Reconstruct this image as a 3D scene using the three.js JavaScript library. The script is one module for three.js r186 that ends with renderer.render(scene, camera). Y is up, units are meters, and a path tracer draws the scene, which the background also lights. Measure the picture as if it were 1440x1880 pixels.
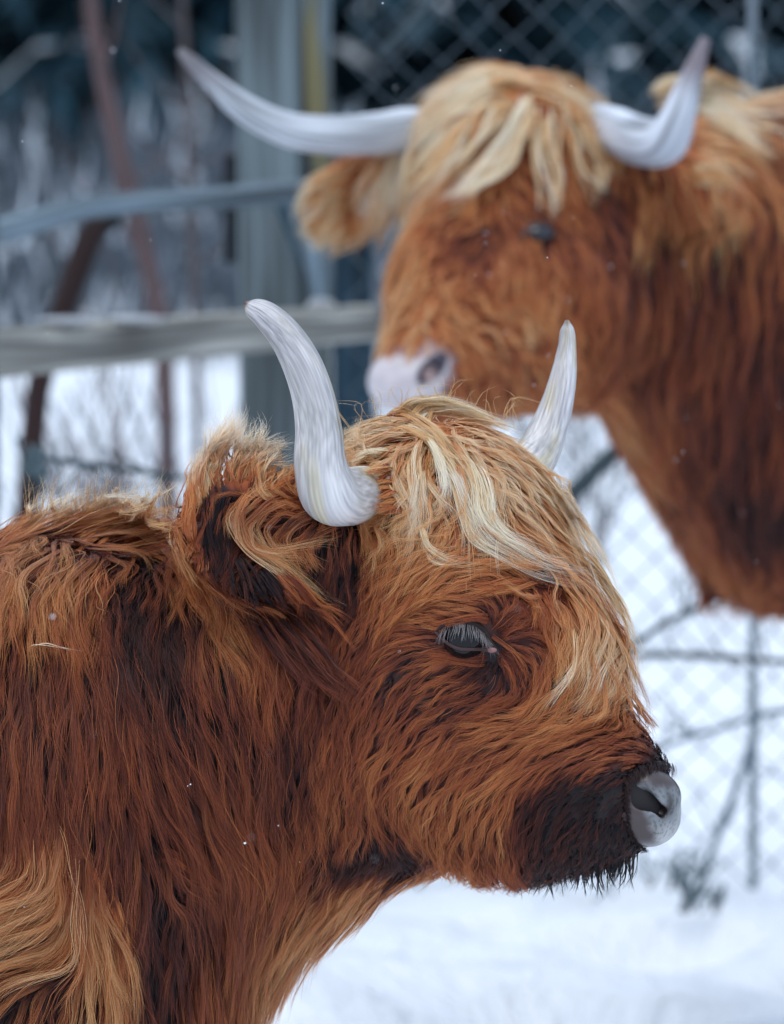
import * as THREE from 'three';
import { mergeGeometries } from 'three/addons/utils/BufferGeometryUtils.js';
import { ImprovedNoise } from 'three/addons/math/ImprovedNoise.js';

// ------------------------------------------------------------------ camera, sky, sun, exposure
const scene = new THREE.Scene();
const camera = new THREE.PerspectiveCamera(10.08, 784 / 1024, 0.1, 400);
camera.position.set(0, 1.35, 5);
camera.lookAt(0, 1.0, 0);
camera.focus = 4.9;                 // on the eye and cheek of the near calf
camera.userData.fStop = 8;
camera.updateMatrixWorld(true);

const SKY_W = 256, SKY_H = 128;
const skyData = new Float32Array(SKY_W * SKY_H * 4);
for (let j = 0; j < SKY_H; j++) {
  const up = Math.sin(((j + 0.5) / SKY_H - 0.5) * Math.PI);   // overcast: brightest overhead
  const k = up > 0 ? 0.55 + 0.45 * up : 0.5;
  for (let i = 0; i < SKY_W; i++) {
    const o = (j * SKY_W + i) * 4;
    skyData[o] = 0.77 * k; skyData[o + 1] = 0.95 * k; skyData[o + 2] = 1.22 * k; skyData[o + 3] = 1;
  }
}
const sky = new THREE.DataTexture(skyData, SKY_W, SKY_H, THREE.RGBAFormat, THREE.FloatType);
sky.mapping = THREE.EquirectangularReflectionMapping;
sky.magFilter = THREE.LinearFilter;
sky.needsUpdate = true;
scene.background = sky;
scene.environment = sky;

const sun = new THREE.DirectionalLight(new THREE.Color(1.0, 0.95, 0.88), 1.2);
sun.position.set(-1.6, 7, 2.2);
sun.target.position.set(0, 1, -1);
sun.castShadow = true;
sun.shadow.radius = 45;
sun.shadow.mapSize.set(2048, 2048);
Object.assign(sun.shadow.camera, { left: -8, right: 8, top: 8, bottom: -8, near: 0.5, far: 60 });
scene.add(sun, sun.target);

const renderer = new THREE.WebGLRenderer({ antialias: true });
renderer.setSize(784, 1024);
renderer.toneMapping = THREE.LinearToneMapping;
renderer.toneMappingExposure = 1.16;
renderer.shadowMap.enabled = true;

// ------------------------------------------------------------------ helpers
const V = (x, y, z) => new THREE.Vector3(x, y, z);
function rng(seed) {
  let a = seed >>> 0;
  return () => { a = (a + 0x6D2B79F5) | 0; let t = Math.imul(a ^ (a >>> 15), 1 | a); t = (t + Math.imul(t ^ (t >>> 7), 61 | t)) ^ t; return ((t ^ (t >>> 14)) >>> 0) / 4294967296; };
}
const noiseGen = new ImprovedNoise();
// ImprovedNoise keeps a fixed permutation, so every run gives the same values
const noise = (x, y, z = 0) => noiseGen.noise(x, y, z);
const clamp = (x, a, b) => Math.min(b, Math.max(a, x));
const mix = (a, b, t) => a + (b - a) * t;
const sstep = (a, b, x) => { const t = clamp((x - a) / (b - a), 0, 1); return t * t * (3 - 2 * t); };

const F_PX = 940 / Math.tan(THREE.MathUtils.degToRad(camera.fov / 2));
const camX = V(0, 0, 0), camY = V(0, 0, 0), camZ = V(0, 0, 0);
camera.matrixWorld.extractBasis(camX, camY, camZ);
// the point at depth z that a survey of the photograph puts at column px, row py
function at(px, py, z) {
  const d = camX.clone().multiplyScalar((px - 720) / F_PX).addScaledVector(camY, -(py - 940) / F_PX).sub(camZ);
  return camera.position.clone().addScaledVector(d, (z - camera.position.z) / d.z);
}
function pixelOf(x, y, z, out) {
  const dx = x - camera.position.x, dy = y - camera.position.y, dz = z - camera.position.z;
  const w = -(dx * camZ.x + dy * camZ.y + dz * camZ.z);
  out[0] = 720 + F_PX * (dx * camX.x + dy * camX.y + dz * camX.z) / w;
  out[1] = 940 - F_PX * (dx * camY.x + dy * camY.y + dz * camY.z) / w;
  return out;
}
const used = {};
function numbered(name) { const k = used[name] = (used[name] ?? -1) + 1; return k ? name + '_' + String(k).padStart(3, '0') : name; }
function thing(name, label, category, position = V(0, 0, 0), group) {
  const o = new THREE.Group();
  o.name = numbered(name); o.position.copy(position);
  o.userData = { label, category };
  if (group) o.userData.group = group;
  scene.add(o);
  return o;
}
function part(name, geometry, material, parent, worldSpace = true) {
  const m = new THREE.Mesh(geometry, material);
  m.name = name; m.castShadow = m.receiveShadow = true;
  if (worldSpace) m.position.copy(parent.position).negate();   // geometry given in world metres, the thing has its base elsewhere
  parent.add(m);
  return m;
}
function structure(name, geometry, material) {
  const m = new THREE.Mesh(geometry, material);
  m.name = name; m.userData.kind = 'structure'; m.castShadow = m.receiveShadow = true;
  scene.add(m);
  return m;
}
const std = (o) => new THREE.MeshStandardMaterial(o);
const rgb = (r, g, b) => new THREE.Color().setRGB(r, g, b);
// a tiling data texture from a function of u, v in 0..1
function texture(w, h, fn, srgb = false, rx = 1, ry = 1) {
  const d = new Uint8Array(w * h * 4), c = [0, 0, 0];
  for (let j = 0; j < h; j++) for (let i = 0; i < w; i++) {
    fn(i / w, j / h, c);
    const o = (j * w + i) * 4;
    for (let k = 0; k < 3; k++) d[o + k] = clamp(Math.round(c[k] * 255), 0, 255);
    d[o + 3] = 255;
  }
  const t = new THREE.DataTexture(d, w, h);
  t.wrapS = t.wrapT = THREE.RepeatWrapping; t.magFilter = THREE.LinearFilter; t.minFilter = THREE.LinearMipmapLinearFilter; t.generateMipmaps = true;
  if (srgb) t.colorSpace = THREE.SRGBColorSpace;
  t.repeat.set(rx, ry); t.needsUpdate = true;
  return t;
}
// seamless noise on the unit square
const tileNoise = (u, v, f, s = 0, ay = 1) => {
  const a = u * 2 * Math.PI, b = v * 2 * Math.PI, R = f / (2 * Math.PI);
  return noise(Math.cos(a) * R + s + 7.3, Math.sin(a) * R + Math.cos(b) * R * ay * 0.71 + s * 1.7, Math.sin(b) * R * ay + 3.1);
};
// tube along points with a radius per point; rings of m sides, ends closed; optional wobble
function tube(points, radii, m = 10, wobble) {
  const n = points.length, pos = [], uv = [], idx = [];
  let t = V(0, 0, 0), side = null;
  let run = 0;
  for (let i = 0; i < n; i++) {
    t = points[Math.min(n - 1, i + 1)].clone().sub(points[Math.max(0, i - 1)]).normalize();
    if (!side) { side = Math.abs(t.y) < 0.9 ? V(0, 1, 0) : V(1, 0, 0); }
    side = side.clone().addScaledVector(t, -side.dot(t)).normalize();
    const up = t.clone().cross(side);
    if (i) run += points[i].distanceTo(points[i - 1]);
    for (let j = 0; j <= m; j++) {
      const a = j / m * 2 * Math.PI, r = radii[i] * (wobble ? wobble(i / (n - 1), a) : 1);
      pos.push(points[i].x + r * (Math.cos(a) * side.x + Math.sin(a) * up.x), points[i].y + r * (Math.cos(a) * side.y + Math.sin(a) * up.y), points[i].z + r * (Math.cos(a) * side.z + Math.sin(a) * up.z));
      uv.push(j / m, run);
    }
  }
  for (let i = 0; i < n - 1; i++) for (let j = 0; j < m; j++) {
    const a = i * (m + 1) + j, b = a + m + 1;
    idx.push(a, a + 1, b, b, a + 1, b + 1);
  }
  for (const [ring, flip] of [[0, 0], [n - 1, 1]]) {
    const c = pos.length / 3;
    pos.push(points[ring].x, points[ring].y, points[ring].z); uv.push(0.5, ring ? run : 0);
    for (let j = 0; j < m; j++) { const a = ring * (m + 1) + j; flip ? idx.push(a, a + 1, c) : idx.push(a + 1, a, c); }
  }
  const g = new THREE.BufferGeometry();
  g.setAttribute('position', new THREE.Float32BufferAttribute(pos, 3));
  g.setAttribute('uv', new THREE.Float32BufferAttribute(uv, 2));
  g.setIndex(idx); g.computeVertexNormals();
  // close the seam
  const N = g.attributes.normal;
  for (let i = 0; i < n; i++) {
    const a = i * (m + 1), b = a + m, x = N.getX(a) + N.getX(b), y = N.getY(a) + N.getY(b), z = N.getZ(a) + N.getZ(b), l = Math.hypot(x, y, z) || 1;
    N.setXYZ(a, x / l, y / l, z / l); N.setXYZ(b, x / l, y / l, z / l);
  }
  return g;
}
const spline = (points, n) => new THREE.CatmullRomCurve3(points, false, 'centripetal').getPoints(n);
function splineValues(values, n) {
  const out = [];
  for (let i = 0; i <= n; i++) {
    const f = i / n * (values.length - 1), k = Math.min(values.length - 2, Math.floor(f)), t = f - k;
    const p0 = values[Math.max(0, k - 1)], p1 = values[k], p2 = values[k + 1], p3 = values[Math.min(values.length - 1, k + 2)];
    out.push(0.5 * (2 * p1 + (p2 - p0) * t + (2 * p0 - 5 * p1 + 4 * p2 - p3) * t * t + (3 * p1 - p0 - 3 * p2 + p3) * t * t * t));
  }
  return out;
}
// ------------------------------------------------------------------ bodies: a distance field that is meshed as one continuous surface
const capsule = (a, ra, b, rb, k = 0.04) => ({ a, b, ra, rb, k });
const ball = (c, r, k = 0.04) => ({ a: c, b: c.clone().add(V(0, 1e-4, 0)), ra: r, rb: r, k });
function ellipsoid(c, x, y, r, k = 0.03) {                   // x, y: its first two axes; r: its three radii
  const X = x.clone().normalize(), Y = y.clone().addScaledVector(X, -y.dot(X)).normalize(), Z = X.clone().cross(Y);
  return { c, X, Y, Z, r, k };
}
function primDistance(p, x, y, z) {
  if (p.c) {
    const dx = x - p.c.x, dy = y - p.c.y, dz = z - p.c.z;
    const u = (dx * p.X.x + dy * p.X.y + dz * p.X.z) / p.r[0], v = (dx * p.Y.x + dy * p.Y.y + dz * p.Y.z) / p.r[1], w = (dx * p.Z.x + dy * p.Z.y + dz * p.Z.z) / p.r[2];
    const k0 = Math.sqrt(u * u + v * v + w * w), k1 = Math.hypot(u / p.r[0], v / p.r[1], w / p.r[2]);
    return k1 < 1e-9 ? -Math.min(...p.r) : k0 * (k0 - 1) / k1;
  }
  const bx = p.b.x - p.a.x, by = p.b.y - p.a.y, bz = p.b.z - p.a.z, ax = x - p.a.x, ay = y - p.a.y, az = z - p.a.z;
  const t = clamp((ax * bx + ay * by + az * bz) / (bx * bx + by * by + bz * bz), 0, 1);
  const ex = ax - bx * t, ey = ay - by * t, ez = az - bz * t;
  return Math.sqrt(ex * ex + ey * ey + ez * ez) - (p.ra + (p.rb - p.ra) * t);
}
class Field {
  constructor(prims, carves, lo, hi, cell) {
    Object.assign(this, { prims, carves, lo, cell });
    const nx = this.nx = Math.ceil((hi.x - lo.x) / cell) + 1, ny = this.ny = Math.ceil((hi.y - lo.y) / cell) + 1, nz = this.nz = Math.ceil((hi.z - lo.z) / cell) + 1;
    const d = this.d = new Float32Array(nx * ny * nz);
    for (let k = 0, o = 0; k < nz; k++) for (let j = 0; j < ny; j++) for (let i = 0; i < nx; i++, o++) d[o] = this.exact(lo.x + i * cell, lo.y + j * cell, lo.z + k * cell);
  }
  exact(x, y, z) {
    let d = 1e3;
    for (const p of this.prims) {
      const e = primDistance(p, x, y, z), h = Math.max(p.k - Math.abs(d - e), 0) / p.k;
      d = Math.min(d, e) - h * h * p.k * 0.25;
    }
    for (const p of this.carves) {
      const e = -primDistance(p, x, y, z), h = Math.max(p.k - Math.abs(d - e), 0) / p.k;
      d = Math.max(d, e) + h * h * p.k * 0.25;
    }
    return d;
  }
  at(x, y, z) {
    const { nx, ny, nz, d, cell, lo } = this;
    const fx = clamp((x - lo.x) / cell, 0, nx - 1.001), fy = clamp((y - lo.y) / cell, 0, ny - 1.001), fz = clamp((z - lo.z) / cell, 0, nz - 1.001);
    const i = fx | 0, j = fy | 0, k = fz | 0, u = fx - i, v = fy - j, w = fz - k, o = (k * ny + j) * nx + i, s = nx * ny;
    const a = d[o] * (1 - u) + d[o + 1] * u, b = d[o + nx] * (1 - u) + d[o + nx + 1] * u, c = d[o + s] * (1 - u) + d[o + s + 1] * u, e = d[o + s + nx] * (1 - u) + d[o + s + nx + 1] * u;
    return (a * (1 - v) + b * v) * (1 - w) + (c * (1 - v) + e * v) * w;
  }
  normal(x, y, z, out) {
    const e = this.cell * 1.2;
    const gx = this.at(x + e, y, z) - this.at(x - e, y, z), gy = this.at(x, y + e, z) - this.at(x, y - e, z), gz = this.at(x, y, z + e) - this.at(x, y, z - e);
    const l = Math.hypot(gx, gy, gz) || 1;
    out[0] = gx / l; out[1] = gy / l; out[2] = gz / l;
    return out;
  }
  // the nearest skin that the camera's survey of the photograph sees at a column and row, else where that line of sight passes closest
  surfaceAt(px, py) {
    const p0 = camera.position, q = at(px, py, 0).sub(p0).normalize();
    const t0 = (this.lo.z + (this.nz - 1) * this.cell - p0.z) / q.z, t1 = (this.lo.z - p0.z) / q.z;
    let best = 1e9, bt = t0;
    for (let t = t0; t < t1;) {
      const d = this.at(p0.x + q.x * t, p0.y + q.y * t, p0.z + q.z * t);
      if (d < best) { best = d; bt = t; }
      if (d < 0.0004) break;
      t += Math.max(d * 0.8, 0.0008);
    }
    return p0.clone().addScaledVector(q, bt);
  }
  mesh(colorFn, keep) {                                      // surface nets
    const { nx, ny, nz, d, cell, lo } = this, s = nx * ny;
    const id = new Int32Array(nx * ny * nz).fill(-1), pos = [], nor = [], col = [], idx = [], n = [0, 0, 0], c = [0, 0, 0];
    const off = [0, 1, nx, nx + 1, s, s + 1, s + nx, s + nx + 1];
    for (let k = 0; k < nz - 1; k++) for (let j = 0; j < ny - 1; j++) for (let i = 0; i < nx - 1; i++) {
      const o = (k * ny + j) * nx + i;
      let inside = 0;
      for (let q = 0; q < 8; q++) if (d[o + off[q]] < 0) inside++;
      if (!inside || inside === 8) continue;
      let x = 0, y = 0, z = 0, m = 0;
      for (let q = 0; q < 8; q++) for (let b = 1; b < 8; b <<= 1) if (!(q & b)) {
        const da = d[o + off[q]], db = d[o + off[q | b]];
        if ((da < 0) === (db < 0)) continue;
        const t = da / (da - db);
        x += (q & 1) + (b === 1 ? t : 0); y += ((q >> 1) & 1) + (b === 2 ? t : 0); z += ((q >> 2) & 1) + (b === 4 ? t : 0); m++;
      }
      const wx = lo.x + (i + x / m) * cell, wy = lo.y + (j + y / m) * cell, wz = lo.z + (k + z / m) * cell;
      id[o] = pos.length / 3;
      pos.push(wx, wy, wz); this.normal(wx, wy, wz, n); nor.push(n[0], n[1], n[2]);
      if (colorFn) { colorFn(wx, wy, wz, n, c); col.push(c[0], c[1], c[2]); }
    }
    const quad = (a, b, c2, e, flip) => {
      if (a < 0 || b < 0 || c2 < 0 || e < 0) return;
      flip ? idx.push(a, c2, b, b, c2, e) : idx.push(a, b, c2, b, e, c2);
    };
    for (let k = 1; k < nz - 1; k++) for (let j = 1; j < ny - 1; j++) for (let i = 1; i < nx - 1; i++) {
      const o = (k * ny + j) * nx + i, a = d[o] < 0;
      if (a !== d[o + 1] < 0) quad(id[o - nx - s], id[o - s], id[o - nx], id[o], !a);
      if (a !== d[o + nx] < 0) quad(id[o - 1 - s], id[o - s], id[o - 1], id[o], a);
      if (a !== d[o + s] < 0) quad(id[o - 1 - nx], id[o - nx], id[o - 1], id[o], !a);
    }
    const g = new THREE.BufferGeometry();
    g.setAttribute('position', new THREE.Float32BufferAttribute(pos, 3));
    g.setAttribute('normal', new THREE.Float32BufferAttribute(nor, 3));
    if (colorFn) g.setAttribute('color', new THREE.Float32BufferAttribute(col, 3));
    g.setIndex(idx);
    return g;
  }
}

// ------------------------------------------------------------------ hair: tapered ribbons grown from the skin in locks
class Hair {
  constructor() { this.pos = new Float32Array(1 << 20); this.nor = new Float32Array(1 << 20); this.col = new Float32Array(1 << 20); this.idx = new Uint32Array(1 << 20); this.nv = 0; this.ni = 0; this.strands = 0; }
  room(v, i) {
    while ((this.nv + v) * 3 > this.pos.length) for (const k of ['pos', 'nor', 'col']) { const a = new Float32Array(this[k].length * 2); a.set(this[k]); this[k] = a; }
    while (this.ni + i > this.idx.length) { const a = new Uint32Array(this.idx.length * 2); a.set(this.idx); this.idx = a; }
  }
  // p: 3n numbers; nn: outward normals, 3n; width at the root; roll: how far the ribbon turns on its own axis
  strand(p, nn, n, width, roll, c0, c1, taper = 0.9) {
    this.room(2 * n, 6 * n); this.strands++;
    const first = this.nv, cr = Math.cos(roll), sr = Math.sin(roll);
    for (let i = 0; i < n; i++) {
      const a = Math.max(0, i - 1) * 3, b = Math.min(n - 1, i + 1) * 3, o = i * 3;
      let tx = p[b] - p[a], ty = p[b + 1] - p[a + 1], tz = p[b + 2] - p[a + 2]; const tl = Math.hypot(tx, ty, tz) || 1; tx /= tl; ty /= tl; tz /= tl;
      let nx = nn[o], ny = nn[o + 1], nz = nn[o + 2]; const dt = nx * tx + ny * ty + nz * tz; nx -= dt * tx; ny -= dt * ty; nz -= dt * tz;
      let nl = Math.hypot(nx, ny, nz); if (nl < 1e-4) { nx = -ty; ny = tx; nz = 0; nl = Math.hypot(nx, ny, nz) || 1; } nx /= nl; ny /= nl; nz /= nl;
      let sx = ty * nz - tz * ny, sy = tz * nx - tx * nz, sz = tx * ny - ty * nx;
      const ux = sx * cr + nx * sr, uy = sy * cr + ny * sr, uz = sz * cr + nz * sr, mx = nx * cr - sx * sr, my = ny * cr - sy * sr, mz = nz * cr - sz * sr;
      const s = i / (n - 1), w = 0.5 * width * (1 - taper * s * s) * (i === 0 ? 0.8 : 1);
      for (const e of [-1, 1]) {
        const q = this.nv * 3;
        this.pos[q] = p[o] + e * w * ux; this.pos[q + 1] = p[o + 1] + e * w * uy; this.pos[q + 2] = p[o + 2] + e * w * uz;
        const ax = mx + e * 0.75 * ux, ay = my + e * 0.75 * uy, az = mz + e * 0.75 * uz, al = Math.hypot(ax, ay, az);
        this.nor[q] = ax / al; this.nor[q + 1] = ay / al; this.nor[q + 2] = az / al;
        for (let k = 0; k < 3; k++) this.col[q + k] = c0[k] + (c1[k] - c0[k]) * s;
        this.nv++;
      }
    }
    for (let i = 0; i < n - 1; i++) {
      const a = first + i * 2; const I = this.idx;
      I[this.ni++] = a; I[this.ni++] = a + 1; I[this.ni++] = a + 2; I[this.ni++] = a + 1; I[this.ni++] = a + 3; I[this.ni++] = a + 2;
    }
  }
  geometry() {
    const g = new THREE.BufferGeometry();
    g.setAttribute('position', new THREE.BufferAttribute(this.pos.slice(0, this.nv * 3), 3));
    g.setAttribute('normal', new THREE.BufferAttribute(this.nor.slice(0, this.nv * 3), 3));
    g.setAttribute('color', new THREE.BufferAttribute(this.col.slice(0, this.nv * 3), 3));
    g.setIndex(new THREE.BufferAttribute(this.idx.slice(0, this.ni), 1));
    return g;
  }
}
// coat colours from black to cream (linear)
const RAMP = [[0.009, 0.007, 0.010], [0.042, 0.0125, 0.010], [0.185, 0.038, 0.021], [0.49, 0.124, 0.042], [0.74, 0.295, 0.090], [0.82, 0.54, 0.25], [0.92, 0.79, 0.55], [0.95, 0.90, 0.79]];
function tone(t, out, gain = 1) {
  t = clamp(t, 0, RAMP.length - 1.001); const k = t | 0, f = t - k;
  for (let i = 0; i < 3; i++) out[i] = mix(RAMP[k][i], RAMP[k + 1][i], f) * gain;
  return out;
}
// guides: [column, row, direction in degrees (0 right, 90 down), length in photo pixels, tone, lift, wave, freedom]
class Comb {
  constructor(rows, reach = 60) {
    this.reach = reach;
    this.g = rows.map(([x, y, a, len, tn, lift = 0.25, wave = 0.4, free = 0.2]) => ({ x, y, dx: Math.cos(a * Math.PI / 180), dy: Math.sin(a * Math.PI / 180), len, tn, lift, wave: len >= 130 ? wave * 0.55 : wave, free }));
  }
  at(x, y, out) {
    let W = 0, dx = 0, dy = 0, len = 0, tn = 0, lift = 0, wave = 0, free = 0;
    for (const g of this.g) {
      const q = (x - g.x) * (x - g.x) + (y - g.y) * (y - g.y), w = 1 / ((q + 200) * (q + 200));
      W += w; dx += w * g.dx; dy += w * g.dy; len += w * g.len; tn += w * g.tn; lift += w * g.lift; wave += w * g.wave; free += w * g.free;
    }
    const l = Math.hypot(dx, dy) || 1;
    out.dx = dx / l; out.dy = dy / l; out.len = len / W; out.tn = tn / W; out.lift = lift / W; out.wave = wave / W; out.free = free / W;
    return out;
  }
}
const inside = (poly, x, y) => {
  let r = false;
  for (let i = 0, j = poly.length - 1; i < poly.length; j = i++) {
    const [xi, yi] = poly[i], [xj, yj] = poly[j];
    if ((yi > y) !== (yj > y) && x < (xj - xi) * (y - yi) / (yj - yi) + xi) r = !r;
  }
  return r;
};
const MAXP = 40;
const gp = new Float32Array(MAXP * 3), gn = new Float32Array(MAXP * 3), hp = new Float32Array(MAXP * 3);
// hairs of one lock round the curve in gp / gn
function fillLock(hair, n, R, opt, root) {
  const { hairs, spread, tight, width, tn, gain = 1, unit, fray = 0.5, tipTone = 0.7, rootTone = -0.35, vary = 0.35 } = opt;
  const c0 = [0, 0, 0], c1 = [0, 0, 0];
  for (let h = 0; h < hairs; h++) {
    const a = R() * 6.283, r = spread * Math.sqrt(R()), ca = Math.cos(a) * r, sa = Math.sin(a) * r * (root ? 1 : 0.6);
    const L = 0.62 + 0.38 * Math.sqrt(R()), s0 = root ? 0 : 0.22 * R() * R(), ph = R() * 6.283, am = fray * (R() - 0.5) * 2, fq = 2 + 4 * R(), ang = R() * 6.283;
    const m = Math.max(3, Math.round(n * (0.7 + 0.3 * L)));
    for (let i = 0; i < m; i++) {
      const s = i / (m - 1), f = (s0 + s * (L - s0)) * (n - 1), k = Math.min(n - 2, f | 0), t = f - k, o = k * 3, q = i * 3;
      let nx = mix(gn[o], gn[o + 3], t), ny = mix(gn[o + 1], gn[o + 4], t), nz = mix(gn[o + 2], gn[o + 5], t);
      let tx = gp[o + 3] - gp[o], ty = gp[o + 4] - gp[o + 1], tz = gp[o + 5] - gp[o + 2]; const tl = Math.hypot(tx, ty, tz) || 1; tx /= tl; ty /= tl; tz /= tl;
      const sx = ty * nz - tz * ny, sy = tz * nx - tx * nz, sz = tx * ny - ty * nx;
      const e = 1 - tight * s, w = am * spread * s * s * 2.2 + am * 0.25 * spread * Math.sin(ph + fq * s) * s, w2 = w * Math.cos(ang), w3 = Math.abs(w * Math.sin(ang)) * 0.6;
      const A = ca * e + w2, B = root ? 0 : sa * e;            // a free lock is round, a rooted one spreads over the skin
      const bx = root ? tx * sa * e : 0, by = root ? ty * sa * e : 0, bz = root ? tz * sa * e : 0;
      hp[q] = mix(gp[o], gp[o + 3], t) + sx * A + nx * (B + w3) + bx; hp[q + 1] = mix(gp[o + 1], gp[o + 4], t) + sy * A + ny * (B + w3) + by; hp[q + 2] = mix(gp[o + 2], gp[o + 5], t) + sz * A + nz * (B + w3) + bz;
    }
    const j = (R() + R() - 1) * vary;
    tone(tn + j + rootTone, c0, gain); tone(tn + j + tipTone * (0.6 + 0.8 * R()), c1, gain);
    hair.strand(hp, gn, m, width * (0.7 + 0.6 * R()), (R() - 0.5) * 1.6, c0, c1);
  }
}
// a coat over the part of the skin that the comb and the mask allow
function grow(hair, field, geo, comb, R, o) {
  const P = geo.attributes.position.array, N = geo.attributes.normal.array, cellA = field.cell * field.cell, px = [0, 0], n = [0, 0, 0], c = {}, unit = o.unit;
  const perVertex = cellA / (unit * unit) * o.density;       // density: locks per square photo pixel
  const cam = camera.position;
  let locks = 0;
  for (let v = 0; v < P.length; v += 3) {
    const x0 = P[v], y0 = P[v + 1], z0 = P[v + 2];
    pixelOf(x0, y0, z0, px);
    let vx = cam.x - x0, vy = cam.y - y0, vz = cam.z - z0; const vl = Math.hypot(vx, vy, vz);
    const facing = (N[v] * vx + N[v + 1] * vy + N[v + 2] * vz) / vl;
    const away = facing < -0.4 || px[0] < -70 || px[0] > 1510 || px[1] > 1960 || px[1] < -80;
    if (o.shown && away) continue;
    const allow = o.mask ? o.mask(px[0], px[1], facing, x0, y0, z0) : 1;
    if (allow <= 0) continue;
    pixelOf(x0, y0, z0, px); comb.at(px[0], px[1], c);
    let count = perVertex * allow * (o.even ? 1 : 1 / Math.pow(clamp(c.len / 130, 0.5, 1.1), 1.4)) * (away ? (o.far ?? 0.05) : 1); count = Math.floor(count) + (R() < count % 1 ? 1 : 0);
    for (let q = 0; q < count; q++) {
      let x = x0 + (R() - 0.5) * field.cell * 1.4, y = y0 + (R() - 0.5) * field.cell * 1.4, z = z0 + (R() - 0.5) * field.cell * 1.4;
      field.normal(x, y, z, n); let d = field.at(x, y, z) + 0.0015; x -= n[0] * d; y -= n[1] * d; z -= n[2] * d;
      pixelOf(x, y, z, px); comb.at(px[0], px[1], c);
      const coarse = noise(x * 9, y * 9, z * 9 + o.seed), fine = noise(x * 30, y * 30, z * 30 + o.seed);
      const len = c.len * unit * (o.length ?? 1) * (0.75 + 0.5 * R()) * (1 + 0.25 * coarse), seg = clamp(Math.round(len / unit / (o.step ?? 14)), 4, o.most ?? 12);
      const turn = (coarse * 0.5 + fine * 0.45 + (R() - 0.5) * 0.5) * (0.35 + 0.65 * c.wave), wavePh = R() * 6.283 + coarse * 5, waveF = (o.waveF ?? 5) * (0.7 + 0.6 * R()), lift = c.lift * (o.lift ?? 1) * (0.6 + 0.8 * R());
      const ct = Math.cos(turn), st = Math.sin(turn), step = len / seg, X0 = x, Y0 = y, Z0 = z;
      for (let i = 0; i <= seg; i++) {
        const s = i / seg, k = i * 3;
        field.normal(x, y, z, n);
        gp[k] = x; gp[k + 1] = y; gp[k + 2] = z; gn[k] = n[0]; gn[k + 1] = n[1]; gn[k + 2] = n[2];
        if (i === seg) break;
        pixelOf(x, y, z, px); comb.at(px[0], px[1], c);
        const wv = c.wave * 0.9 * Math.cos(wavePh + waveF * s * 1.6), cw = Math.cos(wv), sw = Math.sin(wv);
        let ax = c.dx * ct - c.dy * st, ay = c.dx * st + c.dy * ct; const rx = ax * cw - ay * sw, ry = ax * sw + ay * cw;
        let dx = rx * camX.x - ry * camY.x, dy = rx * camX.y - ry * camY.y, dz = rx * camX.z - ry * camY.z;
        const hold = 1 - c.free * s, dn = dx * n[0] + dy * n[1] + dz * n[2];
        dx -= dn * n[0] * hold; dy -= dn * n[1] * hold; dz -= dn * n[2] * hold;
        const dl = Math.hypot(dx, dy, dz) || 1; dx /= dl; dy /= dl; dz /= dl;
        const up = i === 0 ? 0.35 + lift : lift * (1 - s) ; // leaves the skin steeply, then lies over
        x += (dx + n[0] * up) * step; y += (dy + n[1] * up) * step; z += (dz + n[2] * up) * step;
        const want = lift * len * 0.45 * Math.pow(s + 1 / seg, 0.8) + 0.003, now = field.at(x, y, z);
        const fix = now < want * 0.5 ? want * 0.7 - now : now > want ? (want - now) * hold * 0.7 : 0;
        x += n[0] * fix; y += n[1] * fix; z += n[2] * fix;
      }
      pixelOf(X0, Y0, Z0, px); comb.at(px[0], px[1], c);
      const fin = clamp(c.len / 130, 0.5, 1.1);
      fillLock(hair, seg + 1, R, {
        hairs: Math.max(2, Math.round(o.hairs * (o.even ? 1 : 0.42 + 0.58 * fin) * (0.6 + 0.8 * R()) * (away ? 0.4 : 1))), spread: o.spread * unit * fin * (0.7 + 0.7 * R()) * (away ? 3 : 1), tight: (o.tight ?? 0.75) * (o.even ? 1 : clamp(0.35 + 0.65 * fin, 0, 1)), width: o.width * unit * (o.even ? 1 : 0.72 + 0.28 * fin) * (away ? 4 : 1),
        tn: c.tn + (o.tone ?? 0) * (o.even ? clamp((c.len - 40) / 80, 0.4, 1) : 1) + coarse * 0.55 + fine * 0.35 + (R() - 0.5) * (o.toneVary ?? 0.5), fray: o.fray ?? 0.6, tipTone: o.tipTone ?? 0.7, rootTone: (o.rootTone ?? -0.5) * (o.even ? 1 : clamp(fin * 1.5 - 0.55, 0.3, 1)), gain: 1, vary: o.vary ?? 0.35,
      }, true);
      locks++;
    }
  }
  return locks;
}
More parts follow.
